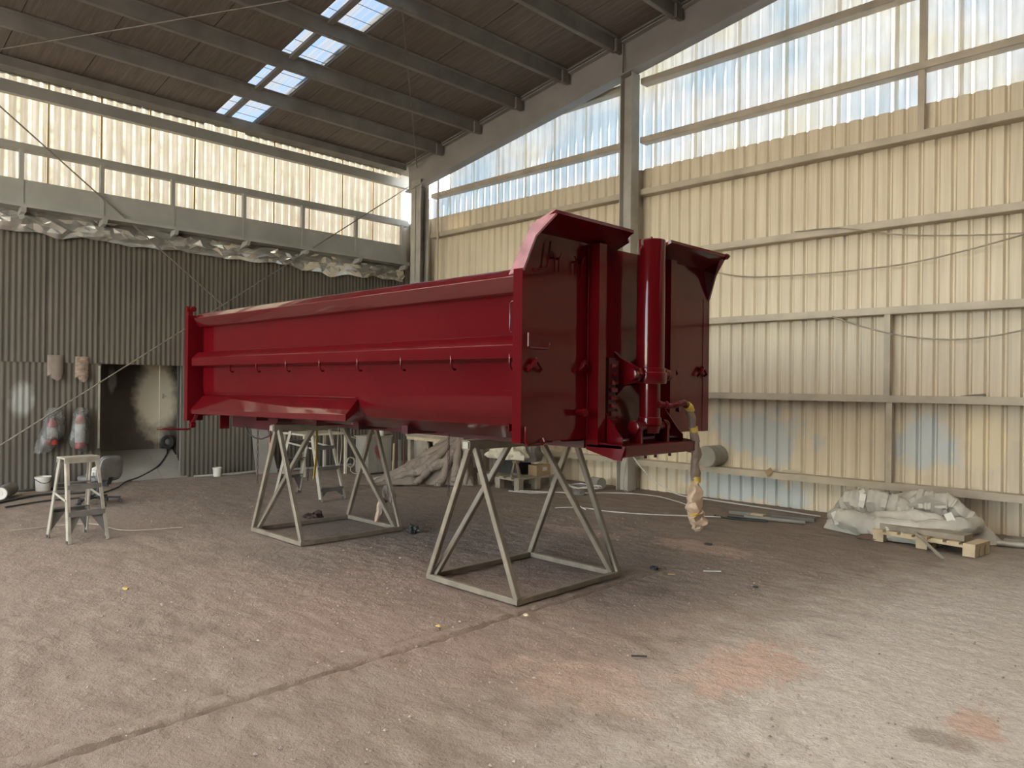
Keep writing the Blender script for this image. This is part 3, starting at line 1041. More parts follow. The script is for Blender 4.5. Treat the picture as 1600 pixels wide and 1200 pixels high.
# lugs and rods on the headboard
def arrow_lug(y):
    b = MB()
    for s in (-1, 1):
        b.bar((XF + .035, y, 1.765), (XF + .035, y + s * .055, 1.705), .012, .020, (1, 0, 0))
        b.bar((XF + .035, y + s * .055, 1.712), (XF + .01, y + s * .052, 1.690), .012, .018, (1, 0, 0))
    b.bar((XF, y, 1.745), (XF + .04, y, 1.765), .02, .03)
    return b
for y in (3.47, 4.00 - .05, 5.05, 5.50):
    part('arrow_lug', arrow_lug(y), RED, tp_)
for y in (3.66, 4.06 - .17):
    b = MB()
    for s in (-1, 1):
        b.tube([(XF + .03, y + s * .05, 2.47), (XF + .03, y + s * .022, 2.42), (XF + .03, y + s * .02, 2.37), (XF + .03, y + s * .02, 2.34)], .006, 6)
        b.bar((XF, y + s * .03, 2.43), (XF + .03, y + s * .03, 2.43), .012, .012)
    part('twin_hook', b, RED, tp_)
part('bent_rod', MB().tube([(XF + .03, 3.60, 2.53), (XF + .03, 3.575, 2.40), (XF + .03, 3.57, 2.37), (XF + .03, 3.55, 2.345), (XF + .03, 3.47, 2.335), (XF, 3.46, 2.335)], .007, 8), RED, tp_)
part('bent_rod', MB().tube([(XF + .03, 3.40, 1.93), (XF + .03, 3.40, 1.845), (XF + .03, 3.415, 1.835), (XF + .03, 3.57, 1.835), (XF + .03, 3.59, 1.842), (XF + .02, 3.60, 1.87), (XF, 3.63, 1.87)], .007, 8), RED, tp_)
part('bent_rod', MB().tube([(XF + .02, 3.395, 1.34), (XF + .02, 3.395, 1.245), (XF + .03, 3.405, 1.225), (XF + .03, 3.54, 1.225), (XF + .03, 3.56, 1.235), (XF + .01, 3.565, 1.26)], .008, 8), RED, tp_)
part('pipe_stub', MB().lathe([(0, 0), (.022, 0), (.022, .07), (.026, .07), (.026, .09), (0, .09)], (XF, 3.92, 1.42), (1, -.2, 0), 10), RED, tp_)
part('pipe_stub', MB().lathe([(0, 0), (.022, 0), (.022, .05), (.026, .05), (.026, .07), (0, .07)], (XF, 5.08, 1.43), (1, .2, 0), 10), RED, tp_)

# underneath: runners, cross members, tail gear
for y in (4.07, 4.93):
    part('chassis_runner', MB().box(XR + .1, XF - .02, y - .05, y + .05, 1.172, 1.235), M['dark_red'], tp_)
for x in (-3.6, -4.9, -5.6, -6.3, -7.5):
    part('cross_member', MB().box(x - .04, x + .04, 3.72, 5.28, 1.195, 1.262), M['dark_red'], tp_)
part('tail_box', MB().prism([(-8.30, 3.85, 1.09), (-7.40, 3.85, 1.09), (-7.25, 3.85, 1.19), (-7.25, 3.85, 1.32), (-8.30, 3.85, 1.32)], (0, 1.3, 0)), M['dark_red'], tp_)
part('tail_bracket', MB().box(-7.985, -7.965, 3.56, 3.66, 1.09, 1.33), RED, tp_)
part('tail_hinge', MB().tube([(-8.26, 3.42, 1.24), (-8.29, 3.41, 1.18), (-8.33, 3.40, 1.15)], .018, 8).lathe([(0, 0), (.035, 0), (.035, .05), (0, .05)], (-8.33, 3.38, 1.12), (0, 1, 0), 12), RED, tp_)
part('crank_lever', MB().tube([(-8.37, 3.40, 1.17), (-8.37, 3.40, 1.085), (-8.37, 3.385, 1.072), (-8.37, 3.36, 1.07), (-8.42, 3.06, 1.085)], .011, 8), RED, tp_)
part('brake_cable', MB().tube([(-7.9, 3.82, 1.11), (-7.8, 3.80, 1.04), (-7.65, 3.80, 1.0), (-7.5, 3.80, .995), (-7.35, 3.80, 1.03), (-7.25, 3.82, 1.11)], .008, 6), M['black'], tp_)

# hydraulic ram in front of the headboard
RX, RY = -3.06, YM
ram = part('hydraulic_ram', MB().lathe([(0, 1.27), (.07, 1.27), (.074, 1.30), (.074, 1.64), (.098, 1.64), (.100, 1.66), (.100, 2.635), (.097, 2.645), (.03, 2.65), (.008, 2.65), (.008, 2.672), (0, 2.672)], (RX, RY, 0), n=40), RED, tp_)
part('ram_collar', MB().lathe([(.098, 1.735), (.106, 1.733), (.108, 1.725), (.108, 1.705), (.116, 1.700), (.118, 1.69), (.118, 1.635), (.112, 1.622), (.074, 1.62)], (RX, RY, 0), n=40), RED, ram)
part('ram_collar', MB().lathe([(.074, 1.385), (.082, 1.380), (.085, 1.36), (.085, 1.33), (.074, 1.32)], (RX, RY, 0), n=32), RED, ram)
for s in (-1, 1):
    part('trunnion_pin', MB().lathe([(0, 0), (.030, 0), (.042, .004), (.042, .05), (.03, .055), (.03, .13), (0, .13)], (RX, RY + s * .235, 1.685), (0, -s, 0), 20), RED, ram)
    part('trunnion_pin', MB().lathe([(0, 0), (.030, 0), (.046, .004), (.046, .03), (.034, .035), (.034, .14), (0, .14)], (RX, RY + s * .205, 1.315), (0, -s, 0), 20), RED, ram)
    y = RY + s * .165
    part('trunnion_plate', MB().prism([(XF, y - .012, 1.52), (XF, y - .012, 1.85), (XF + .06, y - .012, 1.80), (RX + .03, y - .012, 1.73), (RX + .045, y - .012, 1.685), (RX + .02, y - .012, 1.64), (XF + .08, y - .012, 1.60)], (0, .024, 0)), RED, tp_)
    part('foot_lug', MB().prism([(RX - .05, y - .012, 1.20), (RX + .05, y - .012, 1.20), (RX + .05, y - .012, 1.32), (RX + .02, y - .012, 1.36), (RX - .03, y - .012, 1.355), (RX - .05, y - .012, 1.30)], (0, .024, 0)), RED, tp_)
    y = RY + s * .37
    part('foot_gusset', MB().prism([(XF, y, 1.20), (-3.02, y, 1.20), (-3.02, y, 1.25), (-3.06, y, 1.29), (XF + .02, y, 1.50), (XF, y, 1.50)], (0, s * .012, 0)), RED, tp_)
part('valve_block', MB().box(XF, XF + .08, 4.16, 4.24, 1.30, 1.80).box(XF, XF + .09, 4.15, 4.26, 1.62, 1.78), M['dark_red'], tp_)
for k in range(8):
    part('pipe_clip', MB().box(XF + .08, XF + .105, 4.165, 4.235, 1.34 + .055 * k, 1.37 + .055 * k), RED, tp_)
part('foot_plate', MB().box(XF, -2.955, 4.03, 4.97, 1.185, 1.205), RED, tp_)
part('foot_beam', MB().prism([(-2.965, 4.05, 1.202), (-2.935, 4.05, 1.202), (-2.935, 4.05, 1.135), (-2.965, 4.05, 1.125)], (0, .88, 0)), RED, tp_)
for y in (4.03, 4.96):
    part('foot_cheek', MB().prism([(XF - .02, y, 1.245), (XF + .03, y, 1.225), (-2.985, y, 1.205), (-2.93, y, 1.202), (-2.965, y, 1.105), (-3.02, y, 1.108), (XF - .01, y, 1.165)], (0, .014, 0)), RED, tp_)
for y in (4.3, 4.42, 4.6):
    part('foot_bolt', MB().lathe([(0, 0), (.012, 0), (.012, .02), (0, .02)], (-2.955, y, 1.128), (0, 0, -1), 6), RED, tp_)

# ------------------------------------------------------------------ trestles under it
def trestle(cx, cy, lx, ly, h, label, bent=False):
    t_ = thing('trestle', label, 'trestle', (cx, cy, 0), group=None)
    w = .045
    x0_, x1_, y0_, y1_ = cx - lx / 2, cx + lx / 2, cy - ly / 2, cy + ly / 2
    S = M['trestle']
    zb = .028
    part('base_rail', MB().bar((x0_ - .02, y0_, zb), (x1_ + .02, y0_, zb), w, w, cham=.005), S, t_)
    part('base_rail', MB().bar((x0_ - .02, y1_, zb), (x1_ + .02, y1_, zb), w, w, cham=.005), S, t_)
    part('base_rail', MB().bar((x0_, y0_ + .02, zb), (x0_, y1_ - .02, zb), w, w, cham=.005), S, t_)
    part('base_rail', MB().bar((x1_, y0_ + .02, zb), (x1_, y1_ - .02, zb), w, w, cham=.005), S, t_)
    zt = h - .06
    part('top_beam', MB().bar((cx, y0_ - .06, h - .035), (cx, y1_ + .06, h - .035), .075, .07, cham=.008), S, t_)
    for y in (y0_, y1_):
        for s in (-1, 1):
            a, b_ = V(cx + s * lx / 2, y, .045), V(cx + s * .035, y, zt)
            if bent and y == y0_ and s == 1:
                md = a.lerp(b_, .74) + V(.02, -.01, 0)
                part('leg', MB().bar(a, md, w, w, (0, 1, 0), .005).bar(md, b_, w, w, (0, 1, 0), .005), S, t_)
            else:
                part('leg', MB().bar(a, b_, w, w, (0, 1, 0), .005), S, t_)
    part('brace', MB().bar((x0_ + .03, y0_ + .04, .045), (cx - .03, cy - .17, zt), w, w, (0, 1, 0), .005), S, t_)
    part('brace', MB().bar((x1_ - .03, y1_ - .04, .045), (cx + .03, cy + .17, zt), w, w, (0, 1, 0), .005), S, t_)
    part('end_cap', MB().box(cx - .03, cx + .03, y0_ - .075, y0_ - .06, h - .06, h - .01), M['alu'], t_)
    return t_


trestle(-4.275, 4.50, 1.0, 1.20, 1.17, 'grey-green steel trestle under the front of the red tipper body, nearer the camera')
trestle(-7.09, 4.36, 1.0, 1.18, 1.17, 'grey-green steel trestle under the rear of the red tipper body, rag tied to it', bent=True)

# ------------------------------------------------------------------ bracing rods
def rod(a, b, r, label, name='brace_rod'):
    a, b = Vector(a), Vector(b)
    return solo(name, MB().tube([a, a.lerp(b, .5) - V(0, 0, .01), b], r, 6), M['rod'], label, None, a, kind='structure')


rod((XL + .22, 1.2, 6.35), (XL + .22, 5.75, 2.80), .011, 'thin steel rod slanting down the upper part of the left wall')
rod((XL + .24, 9.55, 5.72), (XL + .24, 1.9, .30), .011, 'thin steel rod slanting from the corner column down across the lining')
rod((-11.9, 2.10, 5.92), (-8.6, 4.75, 6.44), .009, 'thin steel rod crossing below the roof purlins')
rod((-12.02, 9.36, 5.98), (-8.0, 5.95, 6.60), .012, 'thin steel rod running from the corner column up below the purlins')

# ------------------------------------------------------------------ cloth helpers
def crumple(p, s):
    d = noise.voronoi((p[0] * s, p[1] * s, p[2] * s))[0]
    return d[1] - d[0]


def blob(cx, cy, z0, rx, ry, h, amp, seed, nu=44, nv=22, flat=.25, scale=3.2):
    """a heaped, creased cloth shape with a flat underside"""
    def fn(u, v):
        a = u * 2 * PI
        e = (v - .5) * PI
        q = Vector((math.cos(a) * math.cos(e), math.sin(a) * math.cos(e), math.sin(e)))
        k = 1 + amp * (1.4 * fbm(q * 1.5 + V(seed, 0, 0), 3) + .55 * crumple(q + V(0, seed, 0), scale) - .2)
        x, y, zz = q.x * rx * k, q.y * ry * k, q.z * k
        zz = (zz + flat) / (1 + flat)
        return (cx + x, cy + y, z0 + max(0.0, zz) * h)
    return MB().grid(fn, nu, nv)


def facets(fn, nu, nv, seed, j=.35):
    """a cloth of crisp flat creases: a jittered net of triangles"""
    rn = random.Random(seed)
    b = MB()
    for i in range(nu):
        for k in range(nv):
            u = (i + (rn.uniform(-j, j) if 0 < i < nu - 1 else 0)) / (nu - 1)
            v = (k + (rn.uniform(-j, j) if 0 < k < nv - 1 else 0)) / (nv - 1)
            b.v.append(tuple(fn(u, v)))
    for i in range(nu - 1):
        for k in range(nv - 1):
            a, c, d, e = i * nv + k, (i + 1) * nv + k, (i + 1) * nv + k + 1, i * nv + k + 1
            b.f += [(a, c, d), (a, d, e)] if rn.random() < .5 else [(a, c, e), (c, d, e)]
    return b


# --- silver tarpaulin stuffed under the deep beam along the left wall
def foil(u, v):
    y = -2.0 + 11.5 * u
    w = fbm((y * .9, 3, 0), 3)
    drop = .32 + .10 * fbm((y * .7, 1, 5), 3) + .05 * fbm((y * 3, 1, 7), 2)
    z = 4.06 - drop * v
    out = .09 + .10 * math.sin(PI * min(1, v * 1.05)) * (1 + .5 * w)
    cr = .26 * (crumple((y * .6 + v * .55, v * .7, 0), 2.2) - .3) + .15 * (crumple((y * .9 - v * .6, v * .6, 9), 3.6) - .3) + .05 * (crumple((y * 1.5, v, 4), 6) - .3)
    k = math.sin(PI * min(1, .12 + v * .88))
    return (XL + out + cr * k * 1.1, y, z + .04 * cr)


solo('tarpaulin', facets(foil, 120, 7, 5), M['foil'], 'long creased silver tarpaulin stuffed under the deep beam on the left wall', 'tarpaulin', (XL + .1, 4, 3.7), smooth=False)

# --- notices of folded paper sacks, bagged extinguishers
def sack(y0_, y1_, z0_, z1_, label, mat):
    b = MB()
    def fn(u, v):
        y = y0_ + (y1_ - y0_) * u
        z = z1_ + (z0_ - z1_) * v
        bl = math.sin(PI * u) ** .4 * (.02 + .05 * v)
        if v > .93:
            z += .02 * math.sin(u * 9) + (.03 if u < .2 or u > .8 else -.02)
        return (XL + .03 + bl + .008 * fbm((y * 9, z * 9, 1), 2), y, z)
    b.grid(fn, 16, 18)
    b.box(XL + .015, XL + .03, y0_ + .01, y1_ - .01, z0_ + .02, z1_)
    return solo('paper_sack', b, mat, label, 'sack', (XL + .03, (y0_ + y1_) / 2, z0_))


M['sack_plain'] = plain('brown_sack', (0.175, 0.135, 0.105), 0.75, 0, 0.15, 6)
M['sack_print'] = plain('printed_brown_sack', (0.21, 0.145, 0.105), 0.75, 0, 0.45, 14, (1, 1, 2))
sack(3.04, 3.26, 1.63, 1.97, 'plain brown paper sack pinned flat on the dark wall above the bagged extinguishers', M['sack_plain'])
sack(3.41, 3.60, 1.61, 1.96, 'blotchy reddish-brown paper sack pinned on the dark wall beside the doorway', M['sack_print'])


def extinguisher(y, z, top, bag, label):
    t_ = thing('fire_extinguisher', label, 'fire extinguisher', (XL + .12, y, z))
    x = XL + .11
    r = .068
    part('cylinder', MB().lathe([(0, 0), (r * .9, 0), (r, .01), (r, top - .09), (r * .8, top - .05), (.03, top - .02), (.025, top)], (x, y, z), n=20), M['ext_red'], t_)
    part('label', MB().lathe([(r + .002, .10), (r + .003, .11), (r + .003, top - .15), (r + .002, top - .14)], (x, y, z), n=20), M['paper'], t_)
    part('valve', MB().box(x - .02, x + .05, y - .02, y + .02, z + top, z + top + .03).bar((x, y, z + top + .02), (x + .08, y + .02, z + top + .05), .02, .012).tube([(x, y + .03, z + top), (x + .03, y + .09, z + top - .05), (x + .03, y + .09, z + top - .2)], .009, 6), M['black'], t_)
    part('bracket', MB().box(XL + .01, XL + .045, y - .03, y + .03, z + .05, z + top), M['alu_dark'], t_)
    b = MB()
    n = 30
    ring = []
    for k in range(n):
        pass
    def fn(u, v):
        a = u * 2 * PI
        zz = bag[-1][2] + (bag[0][2] - bag[-1][2]) * (1 - v)
        for (ya, yb, za), (yc, yd, zb) in zip(bag[:-1], bag[1:]):
            if zb <= zz <= za or (zb == bag[-1][2] and zz <= zb):
                k = (za - zz) / max(1e-6, za - zb)
                lo_, hi_ = ya + (yc - ya) * k, yb + (yd - yb) * k
                break
        cy, hy = (lo_ + hi_) / 2, (hi_ - lo_) / 2
        hx = min(hy, .10) * (1 + .35 * fbm((a, zz * 5, y), 3)) + .004
        c = .012 * fbm((math.cos(a) * 3, zz * 8, y * 5), 3)
        return (max(XL + .015, x + hx * math.cos(a) * .95 + c), cy + (hy + c) * math.sin(a), zz)
    b.grid(fn, 28, 26)
    part('bag', b, M['film'], t_, 'dusty clear plastic bag')
    return t_


extinguisher(3.10, .64, .40, [(3.06, 3.18, 1.19), (3.02, 3.24, 1.13), (2.98, 3.26, .95), (2.93, 3.26, .80), (2.90, 3.19, .70), (2.86, 3.06, .53)], 'small fire extinguisher in a slanting clear bag, further from the doorway')
extinguisher(3.47, .56, .52, [(3.44, 3.54, 1.19), (3.38, 3.58, 1.12), (3.35, 3.60, .9), (3.32, 3.59, .75), (3.34, 3.58, .60), (3.50, 3.57, .51)], 'red fire extinguisher in a clear bag, beside the doorway')

# ------------------------------------------------------------------ stepladders
def stepladder(name, label, loc, rz, wb, wt, db, dt, h, steps_f, steps_b, feet=.30):
    t_ = thing(name, label, 'stepladder', loc, rz, local=True)
    A, D = M['alu'], M['alu_dark']

    def pt(sx, sy, z):
        k = z / h
        return V(sx * (db + (dt - db) * k) / 2, sy * (wb + (wt - wb) * k) / 2, z)
    for sx in (1, -1):
        for sy in (-1, 1):
            a, b_ = pt(sx, sy, 0), pt(sx, sy, h - .02)
            b = MB().bar(a, b_, .014, .052, (sx, 0, .2))
            b.bar(a + V(sx * .022, -sy * .010, 0), b_ + V(sx * .022, -sy * .010, 0), .024, .008, (sx, 0, .2))
            part('rail', b, A, t_)
        for z in (steps_f if sx > 0 else steps_b):
            a, b_ = pt(sx, -1, z), pt(sx, 1, z)
            b = MB().box(a.x - .035, a.x + .035, a.y, b_.y, z - .008, z)
            b.box(a.x + sx * .028, a.x + sx * .036, a.y, b_.y, z - .05, z)
            part('tread', b, D, t_)
        z0_ = (steps_f if sx > 0 else steps_b)[0]
        for sy in (-1, 1):
            a, b_ = pt(sx, sy, .03), pt(sx, sy, z0_ - .045)
            c = b_ + V(0, -sy * (.34 * wb), 0)
            part('corner_brace', MB().prism([a, b_, c], (-sx * .006, 0, 0)), D, t_)
            part('foot', MB().box(a.x - .02, a.x + .02, a.y - .012, a.y + .012, 0, .03), M['black'], t_)
    part('top_cap', MB().box(-dt / 2 - .035, dt / 2 + .035, -wt / 2 - .02, wt / 2 + .02, h - .018, h).box(dt / 2 + .022, dt / 2 + .032, -wt / 2 - .02, wt / 2 + .02, h - .06, h - .018).box(-dt / 2 - .032, -dt / 2 - .022, -wt / 2 - .02, wt / 2 + .02, h - .06, h - .018), A, t_)
    for sy in (-1, 1):
        z = steps_f[0] + .14 if len(steps_f) < 3 else steps_f[2]
        a, b_ = pt(1, sy, z - .03), pt(-1, sy, z + .03)
        part('spreader', MB().bar(a + V(0, sy * .012, 0), b_ + V(0, sy * .012, 0), .008, .022), A, t_)
    return t_


stepladder('stepladder', 'low aluminium stepladder with two treads each side, standing near the left wall', (-8.46, 2.315, 0), .11, .37, .29, .50, .13, .83, (.30, .56), (.30, .56))
stepladder('stepladder', 'taller aluminium stepladder standing behind the rear trestle', (-9.40, 5.49, 0), .17, .42, .27, .96, .14, 1.46, (.17, .45, .73, 1.01), (.28, .53, .79, 1.05))

# ------------------------------------------------------------------ office chair
def office_chair():
    t_ = thing('office_chair', 'grey-blue office chair with a paper bag on its seat, by the left wall', 'chair', (-10.62, 3.14, 0), math.atan2(-.3, -.95), local=True)
    C_, K = M['seat_cloth'], M['black']
    def pad(cx, cz, lx, ly, lz, tilt):
        def fn(u, v):
            a, e = u * 2 * PI, (v - .5) * PI
            f_ = lambda c, p: math.copysign(abs(c) ** p, c)
            q = (f_(math.cos(a), .45) * f_(math.cos(e), .45), f_(math.sin(a), .45) * f_(math.cos(e), .45), f_(math.sin(e), .45))
            return (cx + q[0] * lx + q[2] * tilt, q[1] * ly * (1 - .12 * max(0, q[2]) * (1 if lz > .1 else 0)), cz + q[2] * lz)
        return MB().grid(fn, 28, 16)
    part('seat', pad(.02, .335, .19, .19, .035, 0), C_, t_)
    part('backrest', pad(-.22, .475, .035, .175, .165, -.03), C_, t_)
    part('back_shell', pad(-.25, .475, .020, .165, .150, -.03), M['alu_dark'], t_)
    part('back_bar', MB().bar((-.25, 0, .36), (-.20, 0, .27), .06, .015).bar((-.20, 0, .27), (.0, 0, .27), .06, .015, (0, 1, 0)), K, t_)
    part('arm_post', MB().bar((-.16, .16, .30), (-.13, .20, .14), .035, .03).box(-.17, -.08, .17, .23, .12, .15), K, t_)
    part('gas_column', MB().lathe([(0, .07), (.03, .07), (.03, .2), (.018, .2), (.018, .30), (0, .30)], n=12), K, t_)
    for k in range(5):
        a = 2 * PI * k / 5 + .3
        d = V(math.cos(a), math.sin(a), 0)
        leg = part('base_leg', MB().bar(V(0, 0, .09), d * .25 + V(0, 0, .075), .04, .022), K, t_)
        n_ = V(-d.y, d.x, 0)
        part('caster', MB().lathe([(0, -.02), (.027, -.02), (.027, .02), (0, .02)], d * .26 + V(0, 0, .027), n_, 12).bar(d * .25 + V(0, 0, .045), d * .25 + V(0, 0, .09), .012, .012), K, leg)
    return t_


office_chair()
solo('paper_bag', blob(-10.66, 3.10, .374, .11, .085, .09, .3, 4, 24, 14), M['paper'], 'crumpled white paper bag lying on the office chair seat', 'bag', (-10.66, 3.10, .37))

# ------------------------------------------------------------------ by the left wall
def pail(x, y, r, h, label, handle=True):
    t_ = thing('pail', label, 'bucket', (x, y, 0))
    part('body', MB().lathe([(0, .004), (r * .84, .004), (r * .86, 0), (r * .97, h - .025), (r * 1.04, h - .025), (r * 1.04, h), (r * .97, h), (r * .93, h - .02), (r * .8, .012), (0, .012)], (x, y, 0), n=26), M['pail'], t_)
    part('residue', MB().lathe([(0, h - .03), (r * .5, h - .025), (r * .93, h - .03)], (x, y, 0), n=20), M['wood_red'], t_)
    if handle:
        pts = [(x + r * 1.06 * math.cos(a) * .72, y + r * 1.06 * math.sin(a), h - .03 - .06 * math.cos(a) ** 2) for a in [(-PI / 2 + PI * k / 12) for k in range(13)]]
        part('handle', MB().tube([(p[0] + .02, p[1], p[2]) for p in pts], .005, 6), M['black'], t_)
    return t_


pail(-12.36, 2.93, .105, .21, 'white plastic bucket with a drooping handle by the left wall')
pail(-12.45, 5.52, .075, .15, 'small white pot at the foot of the left wall under the tipper tail', False)
t_ = thing('fabric_roll', 'dusty roll with a pale round end lying by the left wall', 'roll', (-11.95, 2.30, 0))
ax = V(-.75, .35, 0).normalized()
part('roll', MB().lathe([(0, 0), (.05, .004), (.085, 0), (.09, .01), (.09, .52), (.085, .53), (0, .53)], (-11.70, 2.28, .095), ax, 24), M['tarp_dark'], t_)
part('end_cap', MB().lathe([(0, -.006), (.03, -.006), (.032, -.002), (.078, -.003), (.08, .004)], (-11.70, 2.28, .095), ax, 24), M['pail'], t_)


def cable(pts, r, mat, label, name='cable', cat='cable', n=6, sub=6):
    """a smooth cable through the given points"""
    P_ = [Vector(p) for p in pts]
    P_ = [P_[0] * 2 - P_[1]] + P_ + [P_[-1] * 2 - P_[-2]]
    out = []
    for i in range(1, len(P_) - 2):
        a, b_, c, d = P_[i - 1:i + 3]
        for k in range(sub):
            s = k / sub
            out.append(.5 * ((2 * b_) + (c - a) * s + (2 * a - 5 * b_ + 4 * c - d) * s * s + (3 * b_ - a - 3 * c + d) * s ** 3))
    out.append(P_[-2])
    return solo(name, MB().tube(out, r, n), mat, label, cat, tuple(P_[1]))


cable([(-11.2, 1.95, .012), (-11.7, 2.5, .012), (-11.9, 2.9, .014), (-11.75, 3.3, .012), (-12.1, 3.55, .012), (-12.45, 3.0, .012), (-12.5, 2.3, .012)], .016, M['black'], 'black hose looping over the floor in front of the bucket', 'hose', 'hose')
cable([(-11.0, 2.2, .012), (-11.25, 2.7, .012), (-11.3, 3.2, .012), (-11.9, 3.75, .014), (-12.6, 4.12, .012), (-12.78, 4.4, .055), (-13.0, 4.75, .18), (-13.3, 5.0, .34), (-13.46, 5.08, .44)], .012, M['black'], 'black hose trailing up the steel ramp to the doorway', 'hose', 'hose')
cable([(-9.3, 1.9, .008), (-9.2, 2.6, .008), (-8.6, 2.75, .008), (-8.4, 2.95, .008), (-8.3, 3.3, .008)], .005, M['cable'], 'thin wire lying on the floor behind the low stepladder', 'wire')
t_ = thing('wheel', 'small black wheel leaning against the doorway on the ramp', 'wheel', (-13.36, 5.0, .40))
wx = V(1, .12, .1).normalized()
part('tyre', MB().lathe([(.055, -.02), (.09, -.03), (.115, -.022), (.12, 0), (.115, .022), (.09, .03), (.055, .02), (.055, -.02)], (-13.42, 5.06, .545), wx, 26), M['black'], t_)
part('rim', MB().lathe([(0, -.012), (.03, -.02), (.056, -.008), (.056, .008), (.03, .02), (0, .024)], (-13.42, 5.06, .545), wx, 20), M['alu_dark'], t_)
cable([(-12.5, 5.15, .02), (-12.45, 5.8, .02), (-12.5, 6.4, .025), (-12.42, 7.2, .02), (-12.5, 8.2, .02)], .022, M['left_steel'], 'grey pipe lying along the foot of the left wall', 'pipe', 'pipe')
solo('board', MB().prism([(-12.30, 6.15, 0), (-12.30, 6.55, 0), (-12.66, 6.50, .85), (-12.66, 6.22, .85)], (-.02, 0, 0)), M['ramp'], 'grey board leaning on the left wall behind the hanging chain', 'board', (-12.3, 6.3, 0))

# ------------------------------------------------------------------ back corner: frame table, cabinet, bench
t_ = thing('frame_table', 'bare cream steel table frame against the back of the hall', 'table', (-11.75, 6.95, 0))
for x in (-11.40, -12.1):
    for y in (6.55, 7.36):
        part('leg', MB().box(x - .02, x + .02, y - .02, y + .02, 0, .70), M['girt'], t_)
part('top_frame', MB().box(-12.13, -11.37, 6.52, 7.39, .70, .73), M['girt'], t_)
part('brace', MB().bar((-11.40, 7.36, .68), (-11.42, 7.80, .55), .02, .02), M['alu'], t_)
t_ = thing('cabinet', 'grey steel cabinet with a dark red stain on its front', 'cabinet', (-11.15, 7.80, 0))
part('body', MB().box(-11.35, -11.0, 7.54, 8.06, .02, .66), M['cabinet'], t_)
part('door', MB().box(-11.0, -10.985, 7.555, 8.045, .04, .64), M['cabinet'], t_)
part('edge', MB().box(-11.37, -10.98, 7.52, 8.08, .655, .672), M['wood_grey'], t_)
solo('paper_roll', MB().lathe([(0, 0), (.075, 0), (.078, .01), (.078, .10), (.075, .11), (.02, .11), (.02, .1), (0, .1)], (-11.08, 7.86, .672), n=24), M['paper'], 'fat white paper roll standing on the grey cabinet', 'roll', (-11.08, 7.86, .672))
solo('cloth', blob(-11.15, 8.02, .672, .12, .18, .06, .4, 9, 24, 12), M['tarp_brown'], 'brown cloth crumpled on the grey cabinet beside the paper roll', 'cloth', (-11.15, 8.02, .672))
tq = MB().tube([(-11.36 + .012 * math.sin(3 * a), 7.45 + .085 * math.cos(a), .20 + .085 * math.sin(a)) for a in [2 * PI * k / 24 for k in range(24)]], .010, 6, closed=True)
tq.tube([(-11.38 + .012 * math.sin(2 * a), 7.45 + .078 * math.cos(a), .20 + .080 * math.sin(a)) for a in [2 * PI * k / 24 for k in range(24)]], .009, 6, closed=True)
tq.tube([(-11.36, 7.45, .115), (-11.36, 7.44, .05), (-11.3, 7.46, .009), (-11.2, 7.5, .009)], .009, 6)
solo('hose_coil', tq, M['cable'], 'coil of hose standing between the frame table and the grey cabinet', 'hose', (-11.36, 7.45, 0))

t_ = thing('workbench', 'old wooden workbench with drawers in the back corner', 'workbench', (-10.1, 8.75, 0))
part('worktop', MB().box(-10.90, -9.62, 8.30, 9.25, .655, .70), M['wood_grey'], t_)
part('front_rail', MB().box(-10.88, -9.64, 8.31, 8.33, .60, .655), M['wood'], t_)
for x in (-10.82, -9.70):
    for y in (8.36, 9.18):
        part('leg', MB().box(x - .04, x + .04, y - .04, y + .04, 0, .655), M['wood_grey'], t_)
part('foot_rail', MB().box(-10.86, -9.66, 8.34, 8.38, .05, .11), M['wood_grey'], t_)
part('brace', MB().bar((-10.35, 8.33, .64), (-10.15, 8.33, .10), .06, .03, (0, 1, 0)), M['wood_grey'], t_)
dw = part('drawer', MB().box(-10.15, -9.75, 8.33, 8.9, .50, .60), M['pail'], t_, 'pale drawer')
part('handle', MB().bar((-9.9, 8.285, .555), (-9.75, 8.285, .555), .012, .012), M['alu_dark'], dw)
part('drawer', MB().box(-10.62, -10.36, 8.34, 8.9, .12, .60), M['wood_grey'], t_)
for k, (x, y, a, l_) in enumerate(((-10.25, 8.42, .05, 1.15), (-10.3, 8.64, -.04, 1.1), (-10.2, 8.88, .06, 1.1))):
    d = V(math.cos(a), math.sin(a), 0)
    c = V(x, y, .712)
    solo('plank', MB().bar(c - d * l_ / 2, c + d * l_ / 2, .15, .022), (M['wood'], M['wood_grey'], M['tarp_brown'])[k], ('pale plank lying along the front edge of the workbench', 'grey plank lying along the middle of the workbench', 'brown plank lying at the back of the workbench')[k], 'plank', (x, y, .701))
for k, (y, w, mt_, lb) in enumerate(((8.12, .06, 'wood_red', 'red-brown board leaning beside the grey cabinet'), (8.20, .05, 'ramp', 'narrow grey board leaning at the corner of the workbench'), (8.29, .035, 'wood_red', 'thin red-brown batten leaning on the workbench corner'), (8.05, .03, 'wood', 'thin pale batten leaning against the grey cabinet'))):
    solo('board', MB().bar((-10.93, y, 0.0), (-11.02 + .02 * k, y + .04, .62 - .03 * k), .02, w, (0, 1, 0)), M[mt_], lb, 'board', (-10.93, y, 0))
solo('crate', MB().box(-10.34, -9.9, 8.45, 8.87, .0, .17).box(-10.36, -9.88, 8.44, 8.46, .02, .06).box(-10.36, -9.88, 8.44, 8.46, .11, .15), M['wood_grey'], 'low wooden crate on the floor under the workbench', 'crate', (-10.1, 8.6, 0))
solo('basin', MB().lathe([(0, .01), (.09, .01), (.17, .10), (.185, .105), (.17, .11), (.09, .02), (0, .02)], (-10.12, 8.58, .17), n=28), M['grey_drum'], 'grey basin standing on the crate under the workbench', 'basin', (-10.12, 8.58, .17))

